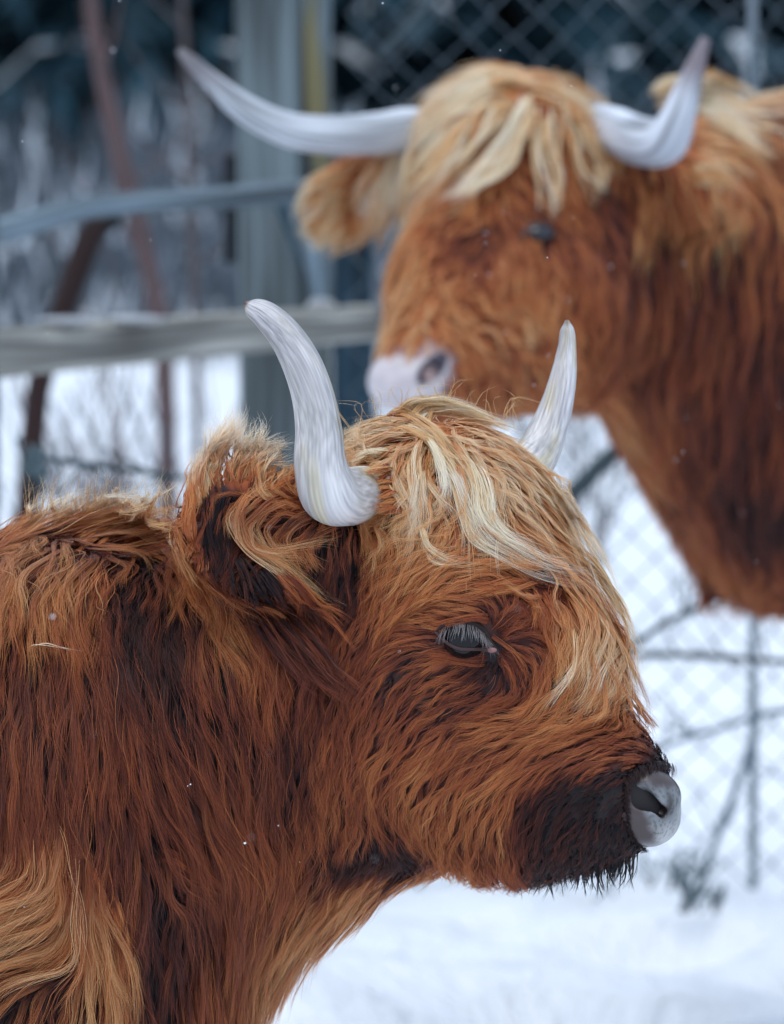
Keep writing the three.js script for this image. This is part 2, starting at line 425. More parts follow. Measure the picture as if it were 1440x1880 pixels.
// one lock combed by hand: [column, row] points over the skin (or beside it), lifted off it
function lock(hair, field, pts, R, o) {
  const lifts = o.lift ?? [6, 14], w = pts.map(([x, y, z], i) => {
    const p = field.surfaceAt(x, y), n = field.normal(p.x, p.y, p.z, [0, 0, 0]), t = i / (pts.length - 1), l = (i === 0 ? -4 : mix(lifts[0], lifts[1], t)) * o.unit;
    const toEye = camera.position.clone().sub(p).normalize();
    return p.addScaledVector(V(...n).addScaledVector(toEye, 1.2).normalize(), l + (z ?? 0) * o.unit);
  });
  const len = pts.reduce((s, p, i) => i ? s + Math.hypot(p[0] - pts[i - 1][0], p[1] - pts[i - 1][1]) : 0, 0);
  const seg = clamp(Math.round(len / (o.step ?? 11)), 5, MAXP - 1), c = spline(w, seg), n = [0, 0, 0];
  c.forEach((p, i) => {
    gp[i * 3] = p.x; gp[i * 3 + 1] = p.y; gp[i * 3 + 2] = p.z; field.normal(p.x, p.y, p.z, n);
    gn[i * 3] = n[0]; gn[i * 3 + 1] = n[1]; gn[i * 3 + 2] = n[2];
  });
  fillLock(hair, c.length, R, { hairs: o.hairs, spread: (o.spread ?? 12) * o.unit, tight: o.tight ?? 0.7, width: (o.width ?? 1.4) * o.unit, tn: o.tn, fray: o.fray ?? 0.7, tipTone: o.tipTone ?? 0.5, rootTone: o.rootTone ?? -0.2, vary: o.vary ?? 0.4 }, false);
}
// a sheaf of locks between two hand-combed ones
function sheaf(hair, field, A, B, count, R, o) {
  const n = Math.max(A.length, B.length), pick = (L, t) => { const f = t * (L.length - 1), k = Math.min(L.length - 2, f | 0), u = f - k; return [mix(L[k][0], L[k + 1][0], u), mix(L[k][1], L[k + 1][1], u)]; };
  for (let q = 0; q < count; q++) {
    const m = R(), ph = R() * 6.28, am = (o.wander ?? 8), from = (o.ragged ?? 0.15) * R(), to = 1 - (o.raggedTip ?? 0.3) * R(), pts = [];
    for (let i = 0; i <= n + 1; i++) {
      const t = mix(from, to, i / (n + 1)), a = pick(A, t), b = pick(B, t), mm = m + 0.06 * Math.sin(ph + 5 * t);
      pts.push([mix(a[0], b[0], mm) + am * (noise(q * 3.7 + 11, t * 2.5) + 0.6 * Math.sin(ph + 6 * t) * t), mix(a[1], b[1], mm) + am * noise(q * 5.1 + 3, t * 2.5 + 9)]);
    }
    lock(hair, field, pts, R, { ...o, tn: o.tn + (R() - 0.5) * (o.toneVary ?? 0.8), lift: [(o.lift ?? [6, 14])[0] * (0.4 + R()), (o.lift ?? [6, 14])[1] * (0.4 + R())] });
  }
}
const coatMaterial = new THREE.MeshPhysicalMaterial({ vertexColors: true, roughness: 0.5, specularIntensity: 0.5, transmission: 0.27, thickness: 0, side: THREE.DoubleSide });
coatMaterial.name = 'coat_hair';
const skinMaterial = std({ vertexColors: true, roughness: 0.85 });
skinMaterial.name = 'hide';
// ------------------------------------------------------------------ snow-covered ground, one sheet to the horizon
const snowBump = texture(512, 512, (u, v, o) => { o[0] = o[1] = o[2] = clamp(0.5 + 0.35 * tileNoise(u, v, 14, 1) + 0.2 * tileNoise(u, v, 40, 5) + 0.15 * tileNoise(u, v, 110, 8), 0, 1); }, false, 1, 1);
const snowMat = std({ color: rgb(0.84, 0.87, 0.91), roughness: 0.95, bumpMap: snowBump, bumpScale: 0.02 });
snowMat.name = 'snow';
const bump2 = (x, z, cx, cz, rx, rz, h) => h * Math.exp(-(((x - cx) / rx) ** 2 + ((z - cz) / rz) ** 2));
function groundHeight(x, z) {
  const near = Math.exp(-((x * x + (z + 3) * (z + 3)) / 900));
  let h = 0.02 * noise(x * 0.9, z * 0.9, 2.2) + near * (0.045 * noise(x * 2.6, z * 2.6, 5.1) + 0.03 * noise(x * 6.5, z * 6.5, 9.4));
  const trod = noise(x * 4.1, z * 4.1, 17.3);                 // hoof-trodden hollows
  h -= near * 0.10 * sstep(0.12, 0.36, trod); h += near * 0.012 * noise(x * 15, z * 15, 6.6);
  h += bump2(x, z, -0.75, -3.4, 0.5, 0.7, 0.42) + bump2(x, z, -1.9, -3.6, 0.9, 0.7, 0.5);     // drift against the rails
  h += 0.5 * sstep(15, 45, -z) * (0.6 + noise(x * 0.12, z * 0.12, 3.3));
  return h - 0.02;
}
{
  const n = 200, pos = [], uv = [], idx = [];
  const warp = (t) => 9 * t + 190 * t * t * t * t * t;
  for (let j = 0; j <= n; j++) for (let i = 0; i <= n; i++) {
    const x = warp(i / n * 2 - 1), z = -3 + warp(j / n * 2 - 1);
    pos.push(x, groundHeight(x, z), z); uv.push(x, z);
  }
  for (let j = 0; j < n; j++) for (let i = 0; i < n; i++) { const a = j * (n + 1) + i, b = a + n + 1; idx.push(a, b, a + 1, a + 1, b, b + 1); }
  const g = new THREE.BufferGeometry();
  g.setAttribute('position', new THREE.Float32BufferAttribute(pos, 3)); g.setAttribute('uv', new THREE.Float32BufferAttribute(uv, 2)); g.setIndex(idx); g.computeVertexNormals();
  structure('snow_ground', g, snowMat);
}

// ------------------------------------------------------------------ dark spruces beyond the field
const barkMat = std({ color: rgb(0.05, 0.038, 0.032), roughness: 0.95 });
const needleMat = new THREE.MeshStandardMaterial({ vertexColors: true, roughness: 0.9, side: THREE.DoubleSide });
function spruce(x, z, h, seed, label) {
  const R = rng(seed), y0 = groundHeight(x, z) - 0.1, t = thing('spruce_tree', label, 'tree', V(x, y0, z));
  const tr = spline([V(0, 0, 0), V(0.05, h * 0.4, 0.03), V(0, h, 0)], 10);
  part('trunk', tube(tr, splineValues([h * 0.022, h * 0.014, 0.01], 10), 8), barkMat, t, false);
  const pos = [], col = [];
  const levels = Math.round(h * 4.2);
  for (let l = 0; l < levels; l++) {
    const f = (l + R() * 0.8) / levels, y = h * (0.02 + 0.96 * f), reach = h * 0.21 * Math.pow(1 - f, 0.8) * (0.75 + 0.5 * R()) + 0.12, nb = 9;
    for (let b = 0; b < nb; b++) {
      const a = (b + R()) / nb * 6.283, droop = 0.25 + 0.35 * R(), len = reach * (0.7 + 0.5 * R());
      for (let q = 0; q < 16; q++) {
        const s = (q + R()) / 16, d = s * len, cx = Math.cos(a) * d, cz = Math.sin(a) * d, cy = y - droop * d * (0.5 + 0.5 * s) + 0.08 * len * s * s;
        const w = (0.16 + 0.16 * R()) * (1.1 - 0.6 * s) * Math.min(1.6, h / 8), ang = a + (R() - 0.5) * 2.2, hang = 0.5 + 0.9 * R();
        const ux = Math.cos(ang) * w, uz = Math.sin(ang) * w, g = 0.6 + 0.8 * R(), snow = R() < 0.07;
        pos.push(cx - uz * 0.35, cy, cz + ux * 0.35, cx + uz * 0.35, cy, cz - ux * 0.35, cx + ux * 1.4, cy - w * hang, cz + uz * 1.4);
        for (let k = 0; k < 3; k++) snow ? col.push(0.6, 0.65, 0.7) : col.push(0.006 * g, 0.038 * g, 0.058 * g);
      }
    }
  }
  const g = new THREE.BufferGeometry();
  g.setAttribute('position', new THREE.Float32BufferAttribute(pos, 3)); g.setAttribute('color', new THREE.Float32BufferAttribute(col, 3)); g.computeVertexNormals();
  part('crown', g, needleMat, t, false);
}
{
  const rows = [
    [-3.6, -38, 15, 'dark spruce at the far left, mostly hidden by the red-brown sapling'], [-1.9, -35, 13, 'dark spruce just right of the red-brown sapling at top left'], [-0.4, -39, 15, 'dark spruce seen left of the thick weathered fence post'],
    [1.0, -36, 13, 'dark spruce between the fence post and the blond head of the larger cow'], [2.6, -40, 16, 'dark spruce behind the blond head of the larger cow'], [4.3, -37, 14, 'dark spruce behind the right horn of the larger cow'], [5.9, -41, 15, 'dark spruce at the far right behind the woven wire'],
    [-5.6, -42, 16, 'dark spruce outside the left edge of the view'], [7.8, -38, 15, 'dark spruce outside the right edge of the view'],
  ];
  rows.forEach(([x, z, h, l], i) => spruce(x, z, h, 100 + i, l));
  const R = rng(7);                                           // a closed wood behind the first trees
  const pos = [], col = [];
  for (let q = 0; q < 26000; q++) {
    const x = (R() - 0.5) * 90, z = -46 - 8 * R(), y = groundHeight(x, z) + 13 * R() * R() + 6 * R(), w = 0.35 + 0.5 * R(), a = R() * 6.283, g = 0.5 + 0.8 * R();
    pos.push(x - w, y, z, x + w * Math.cos(a), y + w * 0.2, z + w * Math.sin(a), x + 0.2 * w, y - w * 1.6, z + 0.2);
    for (let k = 0; k < 3; k++) col.push(0.006 * g, 0.036 * g, 0.058 * g);
  }
  const g = new THREE.BufferGeometry();
  g.setAttribute('position', new THREE.Float32BufferAttribute(pos, 3)); g.setAttribute('color', new THREE.Float32BufferAttribute(col, 3)); g.computeVertexNormals();
  const m = new THREE.Mesh(g, needleMat); m.name = 'spruce_wood'; m.castShadow = m.receiveShadow = true;
  m.userData = { kind: 'stuff', label: 'dark closed spruce wood far behind the fence', category: 'woods' };
  scene.add(m);
}

{
  const R = rng(77), pos = [], col = [];                      // snow-dusted brush along the edge of the wood
  for (let q = 0; q < 15000; q++) {
    const x = -9 + 18 * R(), z = -24 - 7 * R(), clump = 0.5 + 0.5 * noise(x * 1.3, z * 1.3, 4), y = groundHeight(x, z) + (1.5 * clump + 0.2) * R(), l = 0.12 + 0.3 * R(), a = R() * 6.283, lean = 0.7 * (R() - 0.5), w = 0.012 + 0.022 * R(), snow = R() < 0.13, g = 0.6 + 0.7 * R();
    pos.push(x - w * Math.cos(a), y, z - w * Math.sin(a), x + w * Math.cos(a), y, z + w * Math.sin(a), x + l * lean, y + l, z + l * lean * 0.5);
    for (let k = 0; k < 3; k++) snow ? col.push(0.62, 0.68, 0.74) : col.push(0.085 * g, 0.105 * g, 0.13 * g);
  }
  const g = new THREE.BufferGeometry();
  g.setAttribute('position', new THREE.Float32BufferAttribute(pos, 3)); g.setAttribute('color', new THREE.Float32BufferAttribute(col, 3)); g.computeVertexNormals();
  const m = new THREE.Mesh(g, needleMat); m.name = 'brush_thicket'; m.castShadow = m.receiveShadow = true;
  m.userData = { kind: 'stuff', label: 'low snow-dusted brush along the edge of the dark wood', category: 'brush' };
  scene.add(m);
}

// ------------------------------------------------------------------ weathered wooden fence at the left
const woodTex = (seed, base, lichen) => texture(256, 512, (u, v, o) => {
  const grain = tileNoise(u, v, 40, seed, 0.08), big = tileNoise(u, v, 6, seed + 3, 0.5), k = 0.78 + 0.45 * grain + 0.4 * big, y = lichen ? sstep(0.0, 0.5, tileNoise(u, v, 8, seed + 9, 0.5) + 0.15) : 0;
  o[0] = mix(base[0] * k, 0.50, y * 0.8); o[1] = mix(base[1] * k, 0.46, y * 0.8); o[2] = mix(base[2] * k, 0.30, y * 0.8);
}, true);
const woodBump = texture(256, 512, (u, v, o) => { o[0] = o[1] = o[2] = 0.5 + 0.4 * tileNoise(u, v, 44, 2, 0.06); });
const wood = (seed, base, lichen) => std({ map: woodTex(seed, base, lichen), bumpMap: woodBump, bumpScale: 0.004, roughness: 0.9 });
const greyWood = wood(3, [0.50, 0.56, 0.58]), lichenWood = wood(5, [0.46, 0.52, 0.55], true), paleWood = wood(8, [0.80, 0.79, 0.75]), darkWood = wood(11, [0.10, 0.13, 0.16]), tealWood = wood(12, [0.24, 0.36, 0.43]), redWood = wood(14, [0.22, 0.12, 0.11]), poleWood = wood(17, [0.58, 0.66, 0.71]);
// a sawn board between two points with its own width and depth, edges rounded and slightly uneven
function board(a, b, w, d, across = V(1, 0, 0), seed = 1, w2 = w) {
  const t = b.clone().sub(a), len = t.length(); t.normalize();
  const X = across.clone().addScaledVector(t, -across.dot(t)).normalize(), Zd = X.clone().cross(t);
  const section = [], m = 4, bev = 0.16;
  for (const [sx, sz, a0] of [[1, 1, 0], [-1, 1, 90], [-1, -1, 180], [1, -1, 270]]) for (let q = 0; q <= m; q++) { const an = (a0 + 90 * q / m) * Math.PI / 180; section.push([sx * (0.5 - bev) + bev * Math.cos(an), sz * (0.5 - bev) + bev * Math.sin(an)]); }
  const n = 14, S = section.length, pos = [], uv = [], idx = [];
  for (let i = 0; i <= n; i++) {
    const f = i / n, c = a.clone().addScaledVector(t, len * f), W = mix(w, w2, f) * (1 + 0.05 * noise(f * 5, seed, 1)), D = d * (1 + 0.06 * noise(f * 5, seed, 7));
    for (let q = 0; q <= S; q++) { const [u, v] = section[q % S]; const p = c.clone().addScaledVector(X, u * W).addScaledVector(Zd, v * D); pos.push(p.x, p.y, p.z); uv.push(q / S * 2, f * len * 1.2); }
  }
  for (let i = 0; i < n; i++) for (let q = 0; q < S; q++) { const A = i * (S + 1) + q, B = A + S + 1; idx.push(A, A + 1, B, B, A + 1, B + 1); }
  for (const [ring, flip] of [[0, 0], [n, 1]]) { const c = ring ? b : a, k = pos.length / 3; pos.push(c.x, c.y, c.z); uv.push(0.5, ring ? len : 0); for (let q = 0; q < S; q++) { const A = ring * (S + 1) + q; flip ? idx.push(A, k, A + 1) : idx.push(A, A + 1, k); } }
  const g = new THREE.BufferGeometry();
  g.setAttribute('position', new THREE.Float32BufferAttribute(pos, 3)); g.setAttribute('uv', new THREE.Float32BufferAttribute(uv, 2)); g.setIndex(idx); g.computeVertexNormals();
  return g;
}
const MM = 0.00047 / 5;                                        // metres per pixel and metre of distance
const pxm = (px, z) => px * MM * (5 - z);
const ground = (p) => V(p.x, groundHeight(p.x, p.z) - 0.08, p.z);
{
  const z = -5.2, w = (p) => pxm(p, z);
  const fence = thing('wooden_fence', 'weathered grey wooden fence at left with a thick post and two rails', 'fence', ground(at(530, 900, z)));
  const toGround = (px, zz) => ground(at(px, 900, zz));
  part('post', board(toGround(512, z), at(492, -90, z), w(122), w(110), V(1, 0, 0), 3, w(118)), greyWood, fence);
  part('post', board(toGround(592, z - 0.02), at(578, -90, z - 0.02), w(42), w(110), V(1, 0, 0), 5, w(58)), lichenWood, fence);
  part('post', board(toGround(655, z - 0.25), at(648, 425, z - 0.25), w(78), w(80), V(1, 0, 0), 6), tealWood, fence);
  part('post', board(ground(at(-70, 900, -4.05)), at(-70, 330, -4.05), 0.11, 0.1, V(1, 0, 0), 31), greyWood, fence);
  part('brace', board(at(586, 556, z + 0.1), at(520, 360, z + 0.1), w(8), w(24), V(1, 0, 0), 9, w(40)), tealWood, fence);
  part('brace', board(at(590, 560, z + 0.12), at(572, 372, z + 0.12), w(26), w(26), V(1, 0, 0), 9, w(84)), poleWood, fence);
  part('dark_gap_strip', board(at(437, 482, z - 0.03), at(437, 285, z - 0.03), w(50), w(30), V(1, 0, 0), 12), darkWood, fence);  // added dark strip standing in for the dark gap beside the post
  const up = spline([[-60, 440], [50, 410], [140, 385], [250, 373], [400, 364], [520, 354], [625, 348]].map(([x, y], i) => at(x, y, -4.3 - i * 0.13)), 40);
  part('rail', tube(up, splineValues([24, 24, 23, 21, 21, 22, 23].map((p) => pxm(p, -4.7)), 40), 14, (s, a) => 1 + 0.08 * noise(s * 14, Math.cos(a), Math.sin(a))), poleWood, fence);
  part('rail', board(at(-140, 658, -3.9), at(672, 592, -5.02), pxm(97, -3.9), 0.05, V(0, 1, 0), 21, pxm(64, -5.02)), paleWood, fence);
  const snowOn = (x, y, zz, rx, ry) => { const g = new THREE.SphereGeometry(1, 20, 14); const p = g.attributes.position; for (let i = 0; i < p.count; i++) { const k = 1 + 0.25 * noise(p.getX(i) * 2 + x, p.getY(i) * 2, p.getZ(i) * 2); p.setXYZ(i, p.getX(i) * k, p.getY(i) * k, p.getZ(i) * k); } g.scale(pxm(rx, zz), pxm(ry, zz), pxm(rx, zz) * 0.8); g.computeVertexNormals(); const c = at(x, y, zz); g.translate(c.x, c.y, c.z); return g; };
  for (const c of [[590, 560, -4.98, 26, 12], [120, 590, -4.2, 50, 9], [250, 586, -4.35, 60, 7]]) part('snow_cap', snowOn(...c), snowMat, fence);
}
{
  const z = -5.6, t = thing('leaning_pole', 'dark red-brown pole leaning behind the rails at far left', 'pole', ground(at(30, 900, z)));
  const g = tube(spline([at(215, 385, z), at(178, 415, z), at(140, 500, z), at(105, 600, z), at(70, 720, z), ground(at(20, 860, z))], 30), splineValues([14, 24, 24, 22, 22, 24].map((p) => pxm(p, z)), 30), 12, (s, a) => 1 + 0.12 * noise(s * 9, Math.cos(a), Math.sin(a)));
  part('shaft', g, redWood, t);
  part('stub', tube(spline([at(165, 425, z), at(190, 410, z), at(222, 400, z)], 8), splineValues([18, 20, 16].map((p) => pxm(p, z)), 8), 10), darkWood, t);
}
// ------------------------------------------------------------------ saplings and bare shrubs
const twigMat = std({ color: rgb(0.075, 0.06, 0.062), roughness: 0.9 }), redTwigMat = std({ color: rgb(0.10, 0.062, 0.062), roughness: 0.9 }), greyTwigMat = std({ color: rgb(0.24, 0.26, 0.29), roughness: 0.9 });
function twigs(base, h, seed, spread, count, thick) {
  const R = rng(seed), stems = [], fine = [];
  const grow1 = (p, d, len, rad, depth, list) => {
    const pts = [p.clone()], q = p.clone(), dir = d.clone();
    for (let i = 0; i < 4; i++) { dir.add(V((R() - 0.5) * 0.45, (R() - 0.35) * 0.2, (R() - 0.5) * 0.45)).normalize(); q.addScaledVector(dir, len / 4); pts.push(q.clone()); }
    list.push(tube(spline(pts, 6), splineValues([rad, rad * 0.7, rad * 0.4], 6).map((v) => Math.max(v, 0.0012)), 5));
    if (depth > 0) for (let k = 0; k < 4; k++) { const at0 = pts[1 + Math.floor(R() * 4)]; grow1(at0, dir.clone().add(V((R() - 0.5) * 1.6, R() * 0.8 - 0.2, (R() - 0.5) * 1.6)).normalize(), len * (0.35 + 0.3 * R()), rad * 0.5, depth - 1, fine); }
  };
  for (let s = 0; s < count; s++) grow1(base.clone().add(V((R() - 0.5) * 0.1, 0, (R() - 0.5) * 0.1)), V((R() - 0.5) * spread, 1, (R() - 0.5) * spread).normalize(), h * (0.6 + 0.5 * R()), thick * (0.7 + 0.5 * R()), 2, stems);
  return [mergeGeometries(stems), mergeGeometries(fine)];
}
for (const [px, z, h, sp, n, th, mat, label] of [
  [255, -7.0, 0.85, 0.5, 4, 0.008, redTwigMat, 'reddish bare shrub between the two rails at left'], [400, -6.6, 0.8, 0.7, 5, 0.006, twigMat, 'dark bare shrub just left of the thick fence post'], [120, -8.2, 0.75, 0.9, 4, 0.007, twigMat, 'bare shrub behind the leaning red-brown pole'],
  [330, -10.5, 0.7, 0.9, 4, 0.006, greyTwigMat, 'grey bare shrub farther back behind the upper rail'], [760, -12, 1.2, 1.0, 5, 0.008, greyTwigMat, 'grey bare shrub beyond the post, behind the head of the larger cow'],
  [1080, -9.5, 0.8, 1.1, 6, 0.008, twigMat, 'small bare shrub in the snow under the throat of the larger cow'],
]) {
  const b = ground(at(px, 700, z)), t = thing('bare_shrub', label, 'shrub', b), [stem, fine] = twigs(V(0, 0, 0), h, 500 + px, sp, n, th);
  part('stem', stem, mat, t, false); part('twig', fine, mat, t, false);
}
for (const [pts, rad, mat, z, label] of [
  [[[160, -60], [185, 120], [215, 260], [250, 400], [285, 540], [300, 640]], 17, redTwigMat, -8.5, 'slim red-brown sapling trunk curving down behind the upper rail'],
  [[[330, -60], [342, 120], [348, 260], [352, 400], [358, 560]], 8, twigMat, -9, 'slim dark grey sapling behind the tip of the long left horn'],
]) {
  const top = pts.map(([x, y]) => at(x, y, z)), foot = ground(at(pts.at(-1)[0] + 12, 700, z)), c = spline([...top, foot], 40), t = thing('sapling', label, 'tree', foot);
  part('trunk', tube(c, splineValues([rad * 0.7, rad, rad, rad * 1.1].map((p) => pxm(p, z)), 40), 10), mat, t);
  const R = rng(rad * 13);
  for (let q = 0; q < 8; q++) { const p = c[Math.floor(R() * 30)], d = V(R() - 0.5, 0.5 * R(), R() - 0.5).normalize(); part('twig', tube(spline([p, p.clone().addScaledVector(d, 0.12), p.clone().addScaledVector(d, 0.26).add(V(0, 0.06, 0))], 6), [0.006, 0.005, 0.004, 0.004, 0.003, 0.002, 0.0015], 5), mat, t); }
}
// ------------------------------------------------------------------ wire fences
const wireMat = std({ color: rgb(0.10, 0.14, 0.17), roughness: 0.6, metalness: 0.2 });
function zigzag(x0, y0, y1, z, pitch, rad, flip) {
  const pts = []; let k = flip;
  for (let y = y0; y <= y1; y += pitch, k++) pts.push(V(x0 + (k % 2 ? pitch * 1.03 : -pitch * 0.03), y, z + (k % 2 ? rad : -rad)));
  const g = tube(pts, pts.map(() => rad), 4);
  return g;
}
{
  const z = -5.05, a = at(640, 900, z), b = at(1480, 900, z), top = at(900, -40, z).y, pitch = 0.041;
  const fence = thing('chain_link_fence', 'blurred chain-link fence behind both animals, its lattice against the snow at right', 'fence', V(b.x, 0, z));
  const k = Math.floor((b.x - a.x) / pitch), g0 = [0, 1].map((f) => zigzag(0, groundHeight(b.x, z) - 0.02, top, 0, pitch, 0.0022, f));
  for (let i = 0; i <= k; i++) { const m = part('wire', g0[i % 2], wireMat, fence, false); m.position.set(a.x + i * pitch - b.x + 0.006 * noise(i * 1.7, 3), 0, 0.02 * noise(i * 0.4, 9)); m.rotation.z = 0.006 * noise(i * 0.9, 5); }
  const tubeMat = std({ color: rgb(0.25, 0.30, 0.34), roughness: 0.5, metalness: 0.4 });
  part('post', tube([ground(at(1384, 1500, z - 0.03)), at(1383, 900, z - 0.03), at(1382, -60, z - 0.03)], [0.008, 0.008, 0.008], 14), tubeMat, fence);
}
{
  const z = -6.2, a = at(40, 700, z), b = at(620, 700, z), fence = thing('wire_netting', 'loose dark wire netting stretched behind the lower rail', 'fence', V(a.x, 0, z));
  const R = rng(91);
  for (let i = 0; i < 11; i++) for (const s of [-1, 1]) {
    const x = mix(a.x, b.x, i / 10), y0 = groundHeight(x, z), p = [V(x, y0, z), V(x + s * 0.14, y0 + 0.28, z + 0.01 * s), V(x + s * 0.26, y0 + 0.56, z), V(x + s * 0.4 + 0.05 * R(), y0 + 0.82, z)];
    part('wire', tube(spline(p, 12), new Array(13).fill(0.0026), 5), wireMat, fence);
  }
}
// ------------------------------------------------------------------ fallen and leaning sticks in the snow
const stickMat = std({ color: rgb(0.03, 0.05, 0.06), roughness: 0.8 }), paleStick = std({ color: rgb(0.14, 0.19, 0.23), roughness: 0.8 });
for (const [name, pts, rads, z, mat, label, cat] of [
  ['leaning_pole', [[985, 985], [1040, 918], [1110, 848], [1200, 770]], [15, 16, 16, 15], -4.6, stickMat, 'thick dark pole slanting up under the throat of the larger cow', 'pole'],
  ['branch', [[1120, 1215], [1165, 1185], [1220, 1145], [1290, 1112], [1340, 1090]], [5, 6, 7, 6, 4], -4.7, stickMat, 'thin dark branch slanting up right towards the brisket of the larger cow', 'branch'],
  ['branch', [[1100, 1207], [1200, 1203], [1290, 1204], [1390, 1212], [1480, 1216]], [5, 6, 7, 6, 6], -4.75, stickMat, 'long level dark branch across the chain-link at right', 'branch'],
  ['branch', [[1190, 1385], [1250, 1358], [1320, 1338], [1400, 1312], [1480, 1300]], [4, 5, 5, 6, 5], -4.9, paleStick, 'pale thin branch lying across the chain-link lower right', 'branch'],
  ['branch', [[1395, 1310], [1372, 1390], [1335, 1490], [1300, 1580], [1270, 1650]], [6, 7, 7, 6, 6], -4.8, paleStick, 'grey branch slanting down to the weeds at lower right', 'branch'],
  ['branch', [[60, 838], [130, 848], [230, 862], [350, 880], [430, 900]], [5, 6, 6, 5, 4], -3.4, stickMat, 'thin dark branch half buried in the snow drift at left', 'branch'],
  ['branch', [[700, -20], [770, 60], [800, 90]].map(([x, y]) => [1500 - x, y + 10]), [14, 13, 10], -8, stickMat, 'dark bough crossing above the head of the larger cow', 'branch'],
]) {
  const p = pts.map(([x, y], i) => at(x, y, z + 0.04 * Math.sin(i * 1.7))), t = thing(name, label, cat, p[0].clone());
  const c = spline(p, 30);
  part('stick', tube(c, splineValues(rads.map((q) => pxm(q, z)), 30), 9, (s, a) => 1 + 0.2 * noise(s * 12, Math.cos(a) + z, Math.sin(a))), mat, t);
  const R = rng(Math.round(pts[0][0] * 7 + pts[0][1]));
  if (name === 'branch') { for (let q = 0; q < 4; q++) { const o = c[4 + Math.floor(R() * 24)], d = V(R() - 0.5, R() - 0.3, (R() - 0.5) * 0.6).normalize(); part('twig', tube([o, o.clone().addScaledVector(d, 0.03), o.clone().addScaledVector(d, 0.07 + 0.04 * R())], [0.003, 0.0024, 0.001], 5), mat, t); } }
}
for (const [px, py, z, h, seed, label] of [[1235, 1600, -4.6, 0.075, 3, 'low clump of dark weeds poking through the snow at lower right'], [1285, 1640, -4.4, 0.06, 4, 'smaller tuft of weeds beside the foot of the slanting grey branch'], [108, 870, -3.2, 0.07, 5, 'dark tuft of weeds on the snow drift at left']]) {
  const b = at(px, py, z), t = thing('weed_clump', label, 'weeds', b), R = rng(seed), stems = [], leaves = [];
  for (let q = 0; q < 11; q++) {
    const d = V((R() - 0.5) * 1.5, 1, (R() - 0.5) * 1.2).normalize(), p = V((R() - 0.5) * 0.09, -0.03, (R() - 0.5) * 0.06), e = p.clone().addScaledVector(d, h * (0.6 + 0.6 * R()));
    stems.push(tube([p, p.clone().lerp(e, 0.5).add(V((R() - 0.5) * 0.02, 0, 0)), e], [0.0022, 0.0018, 0.001], 5));
    for (let k = 0; k < 5; k++) { const g = new THREE.SphereGeometry(0.005 + 0.004 * R(), 7, 5); g.scale(1, 0.35, 0.6); g.rotateZ(R() * 3); g.rotateY(R() * 3); const c = p.clone().lerp(e, 0.4 + 0.6 * R()); g.translate(c.x, c.y, c.z); leaves.push(g); }
  }
  part('stem', mergeGeometries(stems), stickMat, t, false); const leafMat = std({ color: rgb(0.10, 0.15, 0.17), roughness: 0.8 }); leaves.forEach((g) => part('leaf', g, leafMat, t, false));
}
